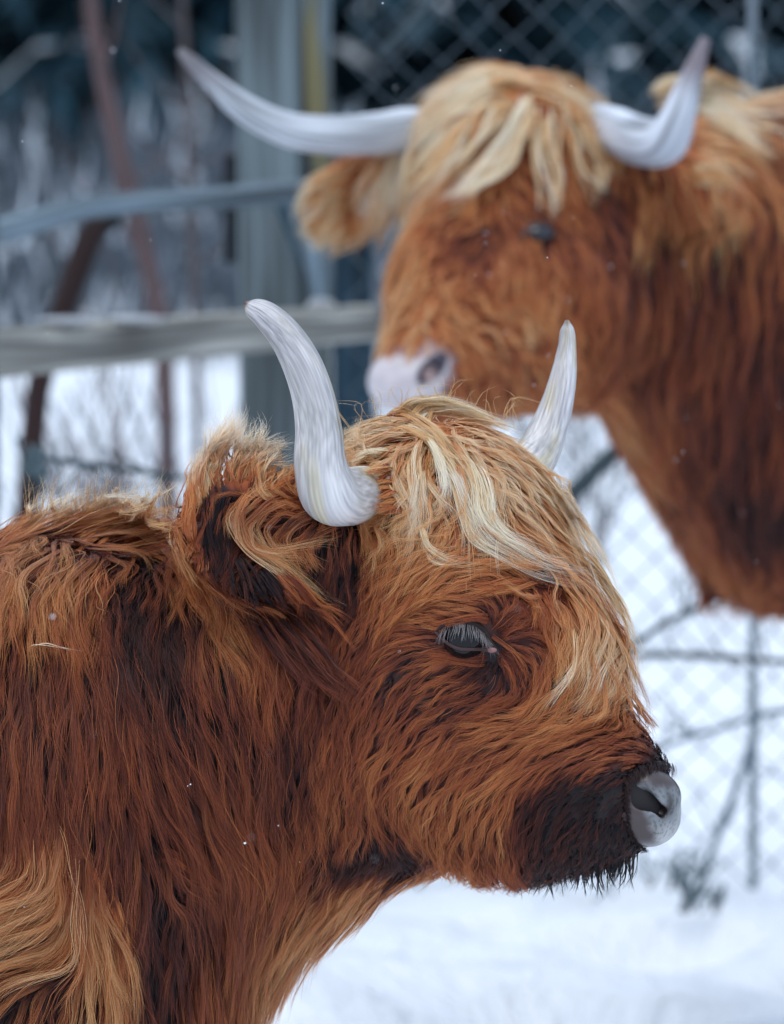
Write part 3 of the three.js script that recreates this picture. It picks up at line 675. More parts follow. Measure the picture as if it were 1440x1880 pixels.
// ------------------------------------------------------------------ the near calf, in profile, sharp
{
  const U = 0.00047;                                          // metres per photo pixel at its distance
  const P = (x, y, z = 0) => at(x, y, z);
  const r = (px) => px * U;
  const prims = [
    ball(P(800, 985, 0.0), r(165)), ball(P(775, 925, -0.01), r(140)),
    capsule(P(830, 985, 0.0), r(150), P(958, 1180, 0.05), r(130)),
    capsule(P(958, 1180, 0.05), r(130), P(1105, 1430, 0.115), r(88)),
    capsule(P(1010, 1472, 0.09), r(84), P(1138, 1470, 0.13), r(84), 0.05),
    capsule(P(800, 1340, 0.03), r(185), P(1000, 1495, 0.09), r(80), 0.06), capsule(P(760, 1440, 0.02), r(130), P(900, 1500, 0.06), r(85), 0.06),
    ball(P(760, 1310, 0.015), r(205), 0.05),
    ball(P(868, 1115, 0.105), r(62), 0.05),                   // brow
    capsule(P(690, 1170, -0.02), r(255), P(270, 1350, -0.07), r(360), 0.05),
    capsule(P(610, 1430, -0.03), r(160), P(255, 1830, -0.06), r(150), 0.05), capsule(P(690, 1460, -0.01), r(120), P(570, 1560, -0.02), r(120), 0.05),
    capsule(P(-40, 1540, -0.1), r(545), P(-1900, 1560, -0.12), r(610), 0.08),
    capsule(P(90, 1640, -0.02), r(310), P(150, 1900, -0.02), r(210), 0.06),
    capsule(P(170, 1950, 0.03), r(170), P(195, 2330, 0.03), r(105), 0.08), capsule(P(195, 2330, 0.03), r(105), P(205, 3010, 0.03), r(85), 0.04), ball(P(225, 3030, 0.04), r(105), 0.03),
    capsule(P(230, 1950, -0.22), r(150), P(300, 2330, -0.24), r(105), 0.08), capsule(P(300, 2330, -0.24), r(105), P(320, 2960, -0.24), r(85), 0.04), ball(P(345, 2980, -0.23), r(105), 0.03),
    capsule(P(-1950, 1650, 0.02), r(440), P(-2050, 2330, 0.05), r(150), 0.1), capsule(P(-2050, 2330, 0.05), r(130), P(-2000, 3010, 0.05), r(90), 0.04), ball(P(-1975, 3030, 0.05), r(110), 0.03),
    capsule(P(-1900, 1650, -0.26), r(440), P(-1950, 2330, -0.3), r(150), 0.1), capsule(P(-1950, 2330, -0.3), r(130), P(-1900, 2930, -0.3), r(90), 0.04), ball(P(-1875, 2950, -0.3), r(110), 0.03),
    // the ear that shows: a leaf-shaped cup held out to the side, and the one behind
    ellipsoid(P(490, 985, 0.115), V(-0.9, 0.28, 0.35), V(0.25, 0.95, 0.05), [r(170), r(105), 0.022], 0.03),
    ellipsoid(P(940, 985, -0.16), V(0.55, -0.1, -0.85), V(0, 1, 0), [r(120), r(70), 0.02], 0.03),
  ];
  const carves = [
    ellipsoid(P(455, 985, 0.155), V(-0.9, 0.28, 0.35), V(0.25, 0.95, 0.05), [r(120), r(66), 0.026], 0.012),
    ellipsoid(P(853, 1168, 0.1675), V(1, -0.12, 0.2), V(0.1, 1, 0), [0.0235, 0.0125, 0.02], 0.008),
  ];
  const field = new Field(prims, carves, V(-1.62, 0.0, -0.5), V(0.36, 1.2, 0.3), 0.0078);
  const calf = thing('highland_calf', 'brown shaggy calf in front facing right, with short upright pale horns and black muzzle', 'cow', V(-0.35, 0, -0.08));

  const base = [
    // withers and back
    [-60, 985, 320, 95, 2.9, .35, .6, .3], [30, 965, 300, 85, 3.7, .5, .6, .5], [100, 945, 310, 95, 3.7, .5, .6, .5], [160, 930, 325, 105, 3.8, .45, .5, .5], [240, 930, 338, 105, 3.8, .4, .5, .4], [310, 935, 5, 90, 3.9, .35, .5, .3], [330, 960, 35, 110, 3.4, .3, .5, .2],
    [60, 1020, 92, 175, 2.7, .28, .3, .1], [120, 1030, 94, 185, 2.7, .28, .3, .1], [185, 1040, 91, 180, 2.8, .28, .3, .1], [200, 990, 60, 90, 2.9, .3, .4, .1], [255, 985, 25, 110, 2.8, .3, .6, .1],
    [235, 1070, 95, 100, .25, .1, .3, 0], [270, 1100, 95, 120, .2, .1, .3, 0], [320, 1110, 85, 120, .3, .12, .3, 0], [345, 1040, 65, 130, 2.6, .3, .4, 0],  // near-black tones put the shade of the hollow below the mane into the hair
    // neck and shoulder
    [60, 1200, 92, 150, 1.40, .2, .3, 0], [80, 1290, 95, 150, 1.10, .2, .3, 0], [200, 1220, 88, 160, 1.20, .2, .3, 0], [260, 1250, 85, 170, 1.40, .22, .35, 0], [340, 1230, 84, 170, 1.40, .22, .35, 0], [420, 1290, 78, 170, 1.60, .22, .35, 0], [490, 1340, 82, 150, 1.30, .2, .35, 0],
    [545, 1290, 97, 110, .5, .12, .3, 0], [540, 1380, 98, 100, 1.1, .12, .3, 0], [80, 1400, 85, 150, 1.10, .2, .3, 0], [180, 1420, 84, 150, 1.20, .2, .4, 0], [300, 1400, 74, 170, 1.60, .25, .4, 0], [400, 1430, 76, 170, 1.70, .25, .4, 0], [490, 1450, 86, 150, 1.50, .22, .4, 0],  // the crease shadow behind the cheek goes into the tone here
    [200, 1550, 90, 130, 1.4, .2, .4, 0], [320, 1540, 72, 160, 1.40, .25, .5, 0], [400, 1540, 66, 160, 1.80, .28, .5, 0], [480, 1560, 68, 150, 1.90, .28, .5, 0], [560, 1540, 88, 120, 1.90, .2, .4, 0],
    [270, 1660, 95, 110, .35, .1, .3, 0], [350, 1640, 58, 110, .9, .2, .6, 0], [250, 1770, 92, 120, .35, .1, .3, 0], [310, 1720, 80, 110, .5, .12, .5, 0], [280, 1860, 92, 120, .5, .1, .3, 0],  // shade in the gap beside the chest, put into the hair tone
    [75, 1540, 82, 210, 3.2, .3, .4, .1], [130, 1600, 76, 230, 3.4, .3, .4, .1], [60, 1660, 150, 150, 3.4, .25, .3, .1], [180, 1700, 74, 220, 3.3, .3, .4, .1], [215, 1830, 78, 180, 2.8, .3, .4, .1], [80, 1780, 170, 140, 2.6, .25, .4, .1], [100, 1850, 100, 140, 1.6, .25, .4, .1],
    [390, 1720, 78, 130, 1.70, .25, .4, .1], [370, 1830, 85, 130, 1.90, .25, .4, .1], [470, 1680, 98, 140, 2.10, .3, .4, .2], [440, 1800, 96, 130, 2.60, .3, .4, .2], [510, 1740, 108, 130, 3.2, .3, .4, .4], [560, 1660, 112, 130, 3.0, .3, .4, .4], [480, 1830, 100, 130, 3.5, .3, .4, .5], [600, 1650, 118, 120, 3.5, .3, .4, .5], [690, 1610, 125, 100, 3.6, .3, .4, .5],
    [640, 1545, 95, 70, .3, .1, .3, 0], [700, 1545, 80, 60, .2, .1, .3, 0], [760, 1560, 75, 60, .3, .1, .3, 0],  // crease between jaw and throat: its shade is set as black hair tone
    // cheek and jaw
    [600, 1320, 100, 85, 1.95, .16, .4, 0], [620, 1420, 106, 85, 2.15, .16, .4, 0], [650, 1490, 102, 80, 2.15, .16, .4, 0], [700, 1250, 128, 75, 1.85, .14, .4, 0], [720, 1330, 122, 80, 2.15, .14, .4, 0], [720, 1430, 112, 85, 2.25, .16, .4, 0], [790, 1500, 105, 80, 2.35, .18, .4, .1], [810, 1400, 122, 85, 2.25, .15, .4, 0],
    [800, 1300, 140, 70, 1.85, .12, .35, 0], [880, 1340, 150, 75, 1.95, .12, .35, 0], [890, 1430, 128, 85, 2.45, .15, .35, 0], [880, 1540, 106, 80, 2.15, .18, .35, .2], [940, 1540, 96, 70, 1.95, .18, .35, .2], [960, 1340, 158, 80, 2.15, .12, .3, 0], [970, 1410, 146, 100, 2.65, .14, .3, 0], [925, 1480, 112, 95, 2.65, .16, .3, 0],
    [1040, 1360, 164, 85, 2.45, .12, .3, 0], [1100, 1340, 158, 75, 2.45, .12, .3, 0], [1120, 1398, 168, 65, 2.35, .1, .3, 0], [1180, 1385, 172, 50, 2.45, .1, .3, 0], [860, 1590, 98, 65, 2.75, .2, .4, .5], [940, 1595, 92, 55, 2.15, .2, .4, .5], [800, 1590, 105, 70, 3.0, .2, .4, .5],
    // round the eye
    [770, 1165, 182, 55, 1.8, .08, .2, 0], [735, 1205, 150, 60, 1.65, .1, .3, 0], [830, 1225, 155, 50, 2.35, .08, .2, 0], [890, 1245, 145, 55, 1.75, .08, .2, 0], [850, 1108, 188, 55, 2.65, .1, .2, 0], [800, 1115, 182, 55, 2.35, .1, .2, 0], [915, 1115, 230, 45, 2.05, .1, .2, 0], [918, 1214, 100, 26, .6, .05, .2, 0],
    [935, 1130, 320, 55, 2.05, .1, .3, 0], [950, 1165, 0, 65, 2.15, .1, .3, 0], [960, 1205, 40, 60, 2.15, .1, .3, 0], [940, 1240, 75, 60, 1.75, .1, .3, 0], [990, 1240, 95, 60, 1.45, .1, .3, 0], [870, 1285, 160, 60, 1.35, .08, .25, 0], [920, 1290, 165, 60, 1.45, .08, .25, 0],
    // brow, temple, forehead and poll
    [700, 920, 108, 85, 2.9, .3, .8, 0], [760, 900, 95, 95, 3.2, .3, .8, 0], [720, 1000, 102, 75, 2.5, .28, .8, 0], [800, 980, 105, 85, 3.0, .28, .9, 0], [850, 1050, 140, 65, 2.7, .2, .6, 0], [890, 1085, 172, 85, 3.1, .15, .3, 0], [960, 1070, 185, 85, 3.0, .15, .3, 0], [780, 1075, 118, 65, 2.4, .2, .5, 0], [700, 1085, 102, 75, 2.0, .2, .5, 0], [640, 1050, 96, 80, .8, .12, .4, 0], [600, 1020, 96, 80, .7, .12, .4, 0], [680, 1150, 112, 75, 1.4, .15, .4, 0], [640, 1190, 112, 80, 1.4, .15, .4, 0], [600, 1220, 105, 80, 1.4, .15, .4, 0],
    [650, 840, 205, 75, 4.5, .4, .8, .2], [725, 815, 160, 80, 4.6, .4, .9, .2], [820, 800, 40, 90, 4.6, .4, .9, .2], [780, 780, 110, 110, 4.5, .4, .6, .1], [780, 835, 105, 100, 4.2, .35, .7, .1], [890, 850, 35, 95, 4.6, .4, .9, .2], [930, 900, 50, 90, 4.1, .35, .9, .1], [890, 940, 75, 95, 3.3, .3, .9, 0], [950, 990, 66, 100, 3.5, .3, .8, 0], [1010, 980, 60, 110, 3.7, .3, .7, .1], [1055, 1040, 68, 120, 3.7, .3, .6, .1], [1095, 1110, 78, 130, 3.7, .3, .6, .1], [1035, 1130, 88, 120, 3.1, .25, .6, 0], [1060, 1210, 98, 120, 2.6, .25, .5, 0], [1115, 1220, 86, 120, 3.3, .25, .5, .1],
    [1015, 1230, 104, 95, 2.4, .2, .5, 0], [1000, 1290, 128, 90, 2.5, .18, .4, 0], [1080, 1295, 110, 85, 2.6, .18, .4, 0], [1150, 1310, 120, 60, 2.75, .12, .3, 0],
    // muzzle
    [1010, 1455, 142, 60, .3, .12, .3, 0], [1070, 1445, 148, 50, .15, .1, .3, 0], [1130, 1445, 150, 30, .2, .08, .3, 0], [1205, 1418, 175, 28, .2, .08, .3, 0], [1020, 1530, 116, 55, .35, .15, .4, .1], [1090, 1530, 122, 50, .2, .15, .4, .1], [1150, 1540, 112, 30, .2, .1, .4, .1], [1000, 1580, 100, 38, .3, .2, .6, .5], [1080, 1585, 100, 34, .15, .2, .6, .6], [1150, 1578, 92, 26, .2, .2, .6, .6], [965, 1500, 118, 70, .8, .15, .3, 0], [975, 1560, 105, 60, .7, .15, .3, .2],
    // ear
    [350, 890, 265, 65, 3.5, .35, .3, .5], [345, 960, 195, 55, 3.2, .35, .3, .4], [350, 1040, 110, 90, 3.0, .3, .4, .1], [390, 1110, 72, 120, 2.60, .3, .4, 0], [440, 1180, 66, 140, 1.70, .28, .4, 0], [400, 860, 268, 95, 4.0, .4, .3, .6], [450, 865, 278, 95, 4.2, .4, .3, .6], [510, 875, 300, 60, 4.2, .35, .4, .4], [520, 915, 190, 60, 3.7, .3, .5, 0], [520, 980, 170, 50, 1.3, .2, .5, 0], [450, 1000, 120, 50, .6, .2, .5, 0], [400, 940, 95, 50, .2, .12, .4, 0], [395, 1000, 90, 60, .3, .12, .4, 0], [460, 950, 160, 40, .7, .15, .5, 0], [560, 1000, 130, 60, 1.6, .2, .5, 0], [530, 1100, 60, 120, 1.0, .25, .4, 0], [570, 1190, 60, 120, 1.2, .25, .4, 0],  // blackest guides: shade of the ear hollow mixed into its dark hair tone
  ];
  const comb = new Comb(base);
  const eyeHole = [[800, 1161], [818, 1147], [850, 1141], [882, 1152], [898, 1180], [908, 1192], [895, 1196], [872, 1190], [845, 1189], [818, 1178]];
  const noseBare = [[1160, 1428], [1185, 1414], [1225, 1416], [1255, 1445], [1262, 1500], [1240, 1545], [1190, 1562], [1178, 1535], [1165, 1500]];
  const poll = [790, 835];
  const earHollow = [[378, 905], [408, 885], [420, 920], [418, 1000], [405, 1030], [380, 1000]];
  const hornRoot = [[560, 870], [690, 862], [690, 950], [560, 950]];
  const mask = (x, y, facing) => inside(eyeHole, x, y) || (inside(noseBare, x, y) && facing > -0.5) ? 0 : 1;

  // hide: dark below the coat, pinkish brown round the eye, soot at the muzzle
  const c = {}, px = [0, 0];
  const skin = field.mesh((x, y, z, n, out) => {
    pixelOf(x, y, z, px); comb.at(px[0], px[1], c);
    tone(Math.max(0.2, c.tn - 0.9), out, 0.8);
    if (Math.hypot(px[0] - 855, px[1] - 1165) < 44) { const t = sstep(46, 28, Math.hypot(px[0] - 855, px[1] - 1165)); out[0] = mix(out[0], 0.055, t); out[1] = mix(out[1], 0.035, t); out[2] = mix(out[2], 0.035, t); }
    if (inside(earHollow, px[0], px[1])) tone(0.25, out);  // deep shade of the ear, besides dark skin, painted into this colour
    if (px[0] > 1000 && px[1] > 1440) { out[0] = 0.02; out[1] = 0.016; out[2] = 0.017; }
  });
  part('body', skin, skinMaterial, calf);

  const R = rng(11);
  const coat = new Hair();
  const ONE = { unit: U, seed: 3.1 };
  // undercoat, then the outer locks
  grow(coat, field, skin, comb, R, { ...ONE, even: true, density: 0.0028, hairs: 3, spread: 11, width: 3.4, tight: 0.3, tone: -1.4, length: 0.65, lift: 0.5, step: 26, most: 5, mask, far: 0.05, rootTone: -0.7, tipTone: 0.5 });  // undercoat tone lowered so its colour carries the shade between the locks
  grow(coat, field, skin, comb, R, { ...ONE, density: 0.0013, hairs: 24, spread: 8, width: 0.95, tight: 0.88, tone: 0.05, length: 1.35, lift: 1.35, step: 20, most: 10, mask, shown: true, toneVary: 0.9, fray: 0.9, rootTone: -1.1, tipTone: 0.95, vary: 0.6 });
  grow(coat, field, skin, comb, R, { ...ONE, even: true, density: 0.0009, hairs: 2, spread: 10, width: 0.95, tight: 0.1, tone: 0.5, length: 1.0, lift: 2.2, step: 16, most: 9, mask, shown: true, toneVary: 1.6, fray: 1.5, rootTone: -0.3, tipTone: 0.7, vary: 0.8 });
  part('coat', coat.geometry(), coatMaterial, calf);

  // forelock: long wavy locks from the poll over brow and nose
  const fore = new Hair();
  const top = [[630, 790], [720, 760], [900, 770], [1000, 900], [1080, 1010], [1140, 1150], [1150, 1260], [1060, 1260], [1010, 1180], [1000, 1075], [880, 1075], [740, 1065], [690, 1000], [660, 900]];
  grow(fore, field, skin, comb, R, { ...ONE, density: 0.0008, hairs: 10, spread: 8, width: 1.3, tight: 0.85, tone: -0.1, length: 1.45, lift: 0.9, step: 13, most: 14, waveF: 6, mask: (x, y) => (inside(top, x, y) ? 1 : 0), shown: true, toneVary: 1.8, fray: 0.8, tipTone: 0.9, rootTone: -0.9 });
  const L = { unit: U, width: 1.25, hairs: 26 };
  const S = (A, B, n, o) => sheaf(fore, field, A, B, n, R, { ...L, ...o });
  S([[690, 785], [740, 765], [800, 790], [850, 850]], [[700, 820], [750, 800], [800, 830], [830, 890]], 16, { tn: 4.7, spread: 8, lift: [22, 26], toneVary: 1.6, wander: 12 });
  // pale main lock and its neighbours
  S([[740, 795], [825, 865], [850, 950], [880, 1010], [960, 1060], [1095, 1085]], [[820, 800], [885, 885], [905, 960], [950, 1010], [1010, 1045], [1105, 1070]], 22, { tn: 6.3, spread: 11, lift: [34, 38], toneVary: 1.4, wander: 13, hairs: 26, ragged: 0.15, raggedTip: 0.45, tight: 0.4, fray: 1.4, vary: 0.8, width: 1.0 });
  S([[770, 800], [790, 850], [800, 890], [800, 930]], [[790, 795], [815, 850], [825, 900], [815, 930]], 5, { tn: 6.3, spread: 8, lift: [34, 30], hairs: 24 });
  S([[775, 960], [780, 1010], [815, 1045], [900, 1050]], [[765, 930], [785, 1000], [830, 1035], [920, 1045]], 4, { tn: 5.7, spread: 7, lift: [32, 28], hairs: 20 });
  S([[880, 850], [950, 900], [1000, 970], [1060, 1060]], [[930, 860], [1010, 930], [1060, 1010], [1110, 1090]], 12, { tn: 4.9, spread: 8, lift: [24, 20], toneVary: 1.2 });
  S([[1000, 1000], [1080, 1060], [1130, 1140], [1155, 1210]], [[1040, 970], [1095, 1040], [1140, 1130], [1163, 1205]], 8, { tn: 5.2, spread: 7, lift: [20, 26], toneVary: 1.0 });
  S([[1060, 1080], [1095, 1160], [1075, 1240], [1010, 1300]], [[1120, 1120], [1140, 1200], [1130, 1280], [1090, 1330]], 20, { tn: 4.2, spread: 8, lift: [16, 18], toneVary: 1.2, wander: 9, raggedTip: 0.5 });
  S([[1010, 1090], [1030, 1150], [1020, 1220], [960, 1290]], [[1060, 1100], [1080, 1170], [1060, 1240], [1000, 1300]], 12, { tn: 3.7, spread: 7, lift: [14, 16], toneVary: 1.2, raggedTip: 0.5 });
  const wavy = { spread: 6, hairs: 14, tight: 0.5, vary: 0.8, width: 1.0, wander: 24, toneVary: 1.8, tipTone: 0.9, rootTone: -0.7, raggedTip: 0.5, ragged: 0.3, fray: 1.2 };
  S([[745, 800], [722, 880], [738, 960], [715, 1060]], [[800, 800], [790, 880], [812, 960], [800, 1070]], 36, { ...wavy, tn: 5.3, lift: [36, 30] });
  S([[800, 800], [840, 880], [850, 960], [830, 1065]], [[850, 800], [900, 880], [925, 970], [905, 1070]], 36, { ...wavy, tn: 5.3, lift: [34, 28] });
  S([[860, 800], [940, 870], [1000, 950], [1050, 1050], [1090, 1150]], [[920, 815], [1005, 890], [1065, 985], [1115, 1085], [1147, 1180]], 46, { ...wavy, tn: 5.7, lift: [34, 32], wander: 18 });
  S([[1030, 1060], [1060, 1150], [1045, 1240], [990, 1310]], [[1120, 1110], [1142, 1200], [1135, 1290], [1100, 1350]], 46, { ...wavy, tn: 4.9, lift: [30, 32], wander: 18 });
  // hair lapping over the root of the near horn
  S([[730, 850], [705, 875], [680, 890]], [[750, 935], [718, 948], [682, 958]], 44, { tn: 3.7, spread: 7, lift: [34, 74], toneVary: 1.8, wander: 10, hairs: 12 });
  S([[802, 1156], [765, 1160], [715, 1172]], [[806, 1176], [765, 1184], [720, 1200]], 16, { tn: 1.8, spread: 5, lift: [5, 8], toneVary: 1.0, wander: 5, hairs: 12, width: 0.9, tight: 0.6 });
  S([[902, 1150], [925, 1118], [965, 1100]], [[918, 1182], [955, 1165], [995, 1155]], 22, { tn: 2.1, spread: 6, lift: [5, 9], toneVary: 1.2, wander: 6, hairs: 14, width: 0.95, tight: 0.6 });
  S([[918, 1185], [955, 1190], [990, 1215]], [[912, 1202], [930, 1228], [940, 1268]], 20, { tn: 2.0, spread: 6, lift: [5, 9], toneVary: 1.2, wander: 6, hairs: 14, width: 0.95, tight: 0.6 });
  S([[960, 1085], [985, 1130], [985, 1180]], [[930, 1090], [940, 1110], [950, 1130]], 14, { tn: 2.2, spread: 6, lift: [5, 9], toneVary: 1.2, wander: 6, hairs: 12, width: 0.95, tight: 0.6 });
  S([[910, 1130], [870, 1128], [810, 1142], [780, 1155]], [[905, 1146], [870, 1136], [820, 1148], [790, 1164]], 14, { tn: 2.6, spread: 4, lift: [8, 12], toneVary: 1.0, wander: 4, hairs: 12, width: 0.9, tight: 0.6 });
  S([[905, 1206], [860, 1204], [800, 1190], [765, 1195]], [[900, 1225], [850, 1222], [800, 1215], [770, 1225]], 16, { tn: 2.4, spread: 5, lift: [5, 8], toneVary: 1.0, wander: 5, hairs: 12, width: 0.9, tight: 0.6 });
  // over the poll between the horns
  S([[770, 790], [710, 800], [670, 830], [650, 860]], [[730, 770], [680, 785], [645, 815], [632, 850]], 24, { tn: 5.6, spread: 8, lift: [24, 16], toneVary: 1.6, wander: 14, tight: 0.45, vary: 0.8, fray: 1.2, width: 1.0 });
  S([[700, 810], [740, 755], [800, 742], [870, 770], [920, 800]], [[760, 790], [800, 765], [850, 775], [900, 800], [960, 815]], 26, { tn: 5.7, spread: 9, lift: [20, 26], toneVary: 1.6, wander: 14, tight: 0.45, vary: 0.8, fray: 1.2, width: 1.0 });
  S([[680, 850], [720, 830], [760, 850], [780, 900]], [[660, 880], [700, 870], [720, 900], [730, 950]], 9, { tn: 4.7, spread: 7, lift: [24, 18], toneVary: 1.5 });
  S([[700, 845], [672, 852], [655, 868]], [[750, 830], [700, 835], [662, 858]], 6, { tn: 5.8, spread: 7, lift: [34, 40], toneVary: 1.0 });
  S([[770, 800], [760, 840], [740, 880]], [[860, 800], [850, 850], [830, 890]], 16, { tn: 4.9, spread: 9, lift: [14, 18], toneVary: 1.5, wander: 10 });
  S([[940, 1080], [975, 1110], [985, 1160]], [[1010, 1075], [1015, 1120], [1010, 1180]], 12, { tn: 2.8, spread: 8, lift: [10, 10], toneVary: 1.0 });
  S([[740, 900], [745, 960], [735, 1020], [720, 1060]], [[860, 950], [850, 1010], [830, 1060], [820, 1100]], 22, { tn: 3.8, spread: 7, lift: [16, 12], toneVary: 1.5, wander: 10, hairs: 16 });
  S([[660, 960], [668, 1010], [672, 1060], [662, 1090]], [[680, 960], [690, 1010], [680, 1060], [668, 1085]], 3, { tn: 4.0, spread: 7, lift: [26, 22], hairs: 20 });
  S([[1010, 1070], [950, 1085], [890, 1095], [835, 1110]], [[960, 1055], [910, 1070], [860, 1080], [810, 1100]], 8, { tn: 3.3, spread: 7, lift: [12, 8], hairs: 16 });
  // flyaway hairs
  for (let q = 0; q < 40; q++) {
    const t = R(), x = mix(640, 960, t), y = 790 - 40 * Math.sin(t * 3) + 10 * R();
    lock(fore, field, [[x, y], [x + (R() - 0.5) * 60, y - 25 - 20 * R()], [x + (R() - 0.3) * 120, y - 20 - 35 * R()]], R, { ...L, tn: 5, hairs: 2, spread: 4, lift: [10, 20], width: 0.9 });
  }
  for (let q = 0; q < 14; q++) { const y = 1000 + 150 * R(), x = 1075 + (y - 1000) * 0.42; lock(fore, field, [[x - 20, y - 40], [x + 8, y + 10], [x + 25 + 25 * R(), y + 70], [x + 35 + 60 * R() * R(), y + 110 + 30 * R()]], R, { ...L, tn: 5.3, hairs: 3, spread: 4, lift: [8, 10], width: 0.9 }); }
  part('forelock', fore.geometry(), coatMaterial, calf);

  // ear: outer rim, tufts, curls across the hollow, long fringe hanging to the cheek
  const ear = new Hair();
  const E = (A, B, n, o) => sheaf(ear, field, A, B, n, R, { ...L, ...o });
  E([[360, 960], [350, 900], [362, 840], [400, 790]], [[400, 880], [400, 830], [425, 790], [460, 745]], 26, { tn: 4.7, spread: 12, lift: [14, 20], toneVary: 1.2, tipTone: 1.9, tight: 0.2, wander: 16, raggedTip: 0.55, hairs: 26, fray: 1.3, width: 1.0 });
  E([[410, 880], [440, 830], [465, 790], [478, 760]], [[480, 890], [500, 865], [530, 850], [555, 840]], 18, { tn: 4.7, spread: 12, lift: [16, 20], toneVary: 1.2, tipTone: 1.9, tight: 0.2, wander: 14, raggedTip: 0.5, hairs: 24, fray: 1.3, width: 1.0 });
  E([[352, 1010], [345, 960], [350, 910], [365, 870]], [[356, 1000], [352, 950], [360, 905], [378, 875]], 16, { tn: 3.4, spread: 9, lift: [18, 22], toneVary: 0.8, hairs: 20 });
  E([[350, 970], [338, 1040], [360, 1110], [420, 1200]], [[390, 1020], [395, 1090], [430, 1170], [490, 1260]], 30, { tn: 3.2, spread: 10, lift: [20, 16], toneVary: 1.0, wander: 12, raggedTip: 0.5 });
  E([[400, 1090], [430, 1160], [470, 1240], [510, 1310]], [[450, 1100], [490, 1170], [530, 1240], [570, 1290]], 16, { tn: 2.5, spread: 10, lift: [16, 12], toneVary: 1.0, wander: 10, raggedTip: 0.5 });
  E([[385, 900], [398, 850], [412, 800], [425, 770]], [[450, 890], [462, 840], [470, 800], [480, 760]], 16, { tn: 4.3, spread: 12, lift: [8, 10], toneVary: 1.2, tipTone: 1.9, tight: 0.2, wander: 14, raggedTip: 0.5, hairs: 24, fray: 1.2, width: 1.0 });
  const curl = { spread: 7, hairs: 18, toneVary: 1.7, wander: 13, lift: [24, 24], tipTone: 1.0, rootTone: -0.8, tight: 0.3, fray: 1.3, vary: 0.9, width: 0.95 };
  E([[530, 880], [455, 892], [415, 935], [425, 1005], [500, 1045], [570, 1085], [645, 1130]], [[560, 895], [480, 910], [440, 945], [455, 1000], [520, 1035], [600, 1085], [665, 1128]], 10, { ...curl, wander: 20, tn: 4.0, ragged: 0.3, raggedTip: 0.6 });
  E([[545, 885], [470, 905], [430, 950], [445, 1010], [490, 1030], [560, 1020], [620, 1000]], [[580, 925], [510, 940], [480, 975], [505, 1005], [550, 1005], [600, 995], [640, 1000]], 12, { ...curl, wander: 18, tn: 3.4, ragged: 0.3, raggedTip: 0.5 });
  E([[600, 930], [540, 945], [505, 985], [530, 1030], [580, 1050]], [[640, 975], [590, 985], [560, 1010], [580, 1050], [610, 1060]], 16, { ...curl, tn: 2.4, lift: [18, 18], ragged: 0.3, raggedTip: 0.5 });
  E([[560, 870], [520, 890], [490, 905]], [[550, 900], [600, 925], [640, 960]], 8, { tn: 3.8, spread: 9, lift: [16, 14], toneVary: 0.9, hairs: 20 });
  E([[415, 1000], [440, 1090], [510, 1190], [590, 1265], [690, 1310]], [[450, 1020], [520, 1090], [590, 1170], [645, 1240], [680, 1300]], 90, { tn: 0.6, spread: 4, lift: [24, 54], toneVary: 1.6, wander: 18, raggedTip: 0.6, ragged: 0.35, tipTone: 1.2, rootTone: -0.5, fray: 1.2, hairs: 11, tight: 0.6 });
  E([[470, 1030], [540, 1090], [610, 1150], [660, 1230]], [[520, 1040], [590, 1090], [640, 1120], [670, 1170]], 14, { tn: 2.8, spread: 5, lift: [30, 30], toneVary: 1.6, wander: 12, raggedTip: 0.5, hairs: 12 });
  E([[400, 900], [385, 950], [385, 1000], [400, 1050]], [[425, 900], [415, 950], [415, 1000], [430, 1060]], 14, { tn: 0.3, spread: 8, lift: [6, 8], toneVary: 0.5, tipTone: 0.3 });  // dark hair filling the hollow, its tone also holding the shade there
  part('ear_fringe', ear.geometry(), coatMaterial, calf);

  // mane on the withers and the pale shoulder hair
  const mane = new Hair();
  const M = (A, B, n, o) => sheaf(mane, field, A, B, n, R, { ...L, ...o });
  M([[55, 1000], [120, 975], [220, 950], [320, 925]], [[150, 1010], [220, 985], [290, 965], [345, 970]], 34, { tn: 3.9, spread: 9, lift: [14, 26], toneVary: 1.0, tipTone: 1.2, wander: 12, raggedTip: 0.4 });
  M([[40, 985], [70, 940], [110, 905]], [[270, 950], [290, 915], [335, 900]], 64, { tn: 4.9, spread: 9, lift: [8, 14], toneVary: 1.2, tipTone: 1.8, tight: 0.5, wander: 14, raggedTip: 0.5, hairs: 16 });
  M([[60, 1010], [70, 1080], [62, 1160], [75, 1220]], [[185, 1010], [200, 1090], [185, 1170], [190, 1240]], 24, { tn: 3.0, spread: 9, lift: [16, 14], toneVary: 1.0, tipTone: 0.9, wander: 10, raggedTip: 0.4 });
  M([[205, 1000], [260, 985], [310, 1000], [350, 1060], [400, 1130]], [[215, 1040], [270, 1020], [320, 1045], [350, 1100], [385, 1150]], 14, { tn: 3.2, spread: 8, lift: [16, 14], toneVary: 1.2, wander: 9, raggedTip: 0.4 });
  M([[290, 950], [330, 990], [350, 1040]], [[260, 965], [320, 1010], [345, 1075]], 7, { tn: 4.9, spread: 7, lift: [26, 24], toneVary: 0.8, hairs: 18 });
  M([[95, 1500], [120, 1590], [90, 1670], [40, 1710]], [[70, 1520], [80, 1590], [60, 1650], [20, 1680]], 12, { tn: 4.1, spread: 9, lift: [20, 24], toneVary: 1.6, hairs: 22, ragged: 0.45, vary: 0.8, tight: 0.5 });
  M([[95, 1500], [140, 1600], [180, 1700], [215, 1850]], [[140, 1530], [185, 1640], [220, 1740], [235, 1860]], 18, { tn: 3.7, spread: 8, lift: [20, 22], toneVary: 1.6, hairs: 20, raggedTip: 0.4, ragged: 0.45, wander: 16, fray: 1.0 });
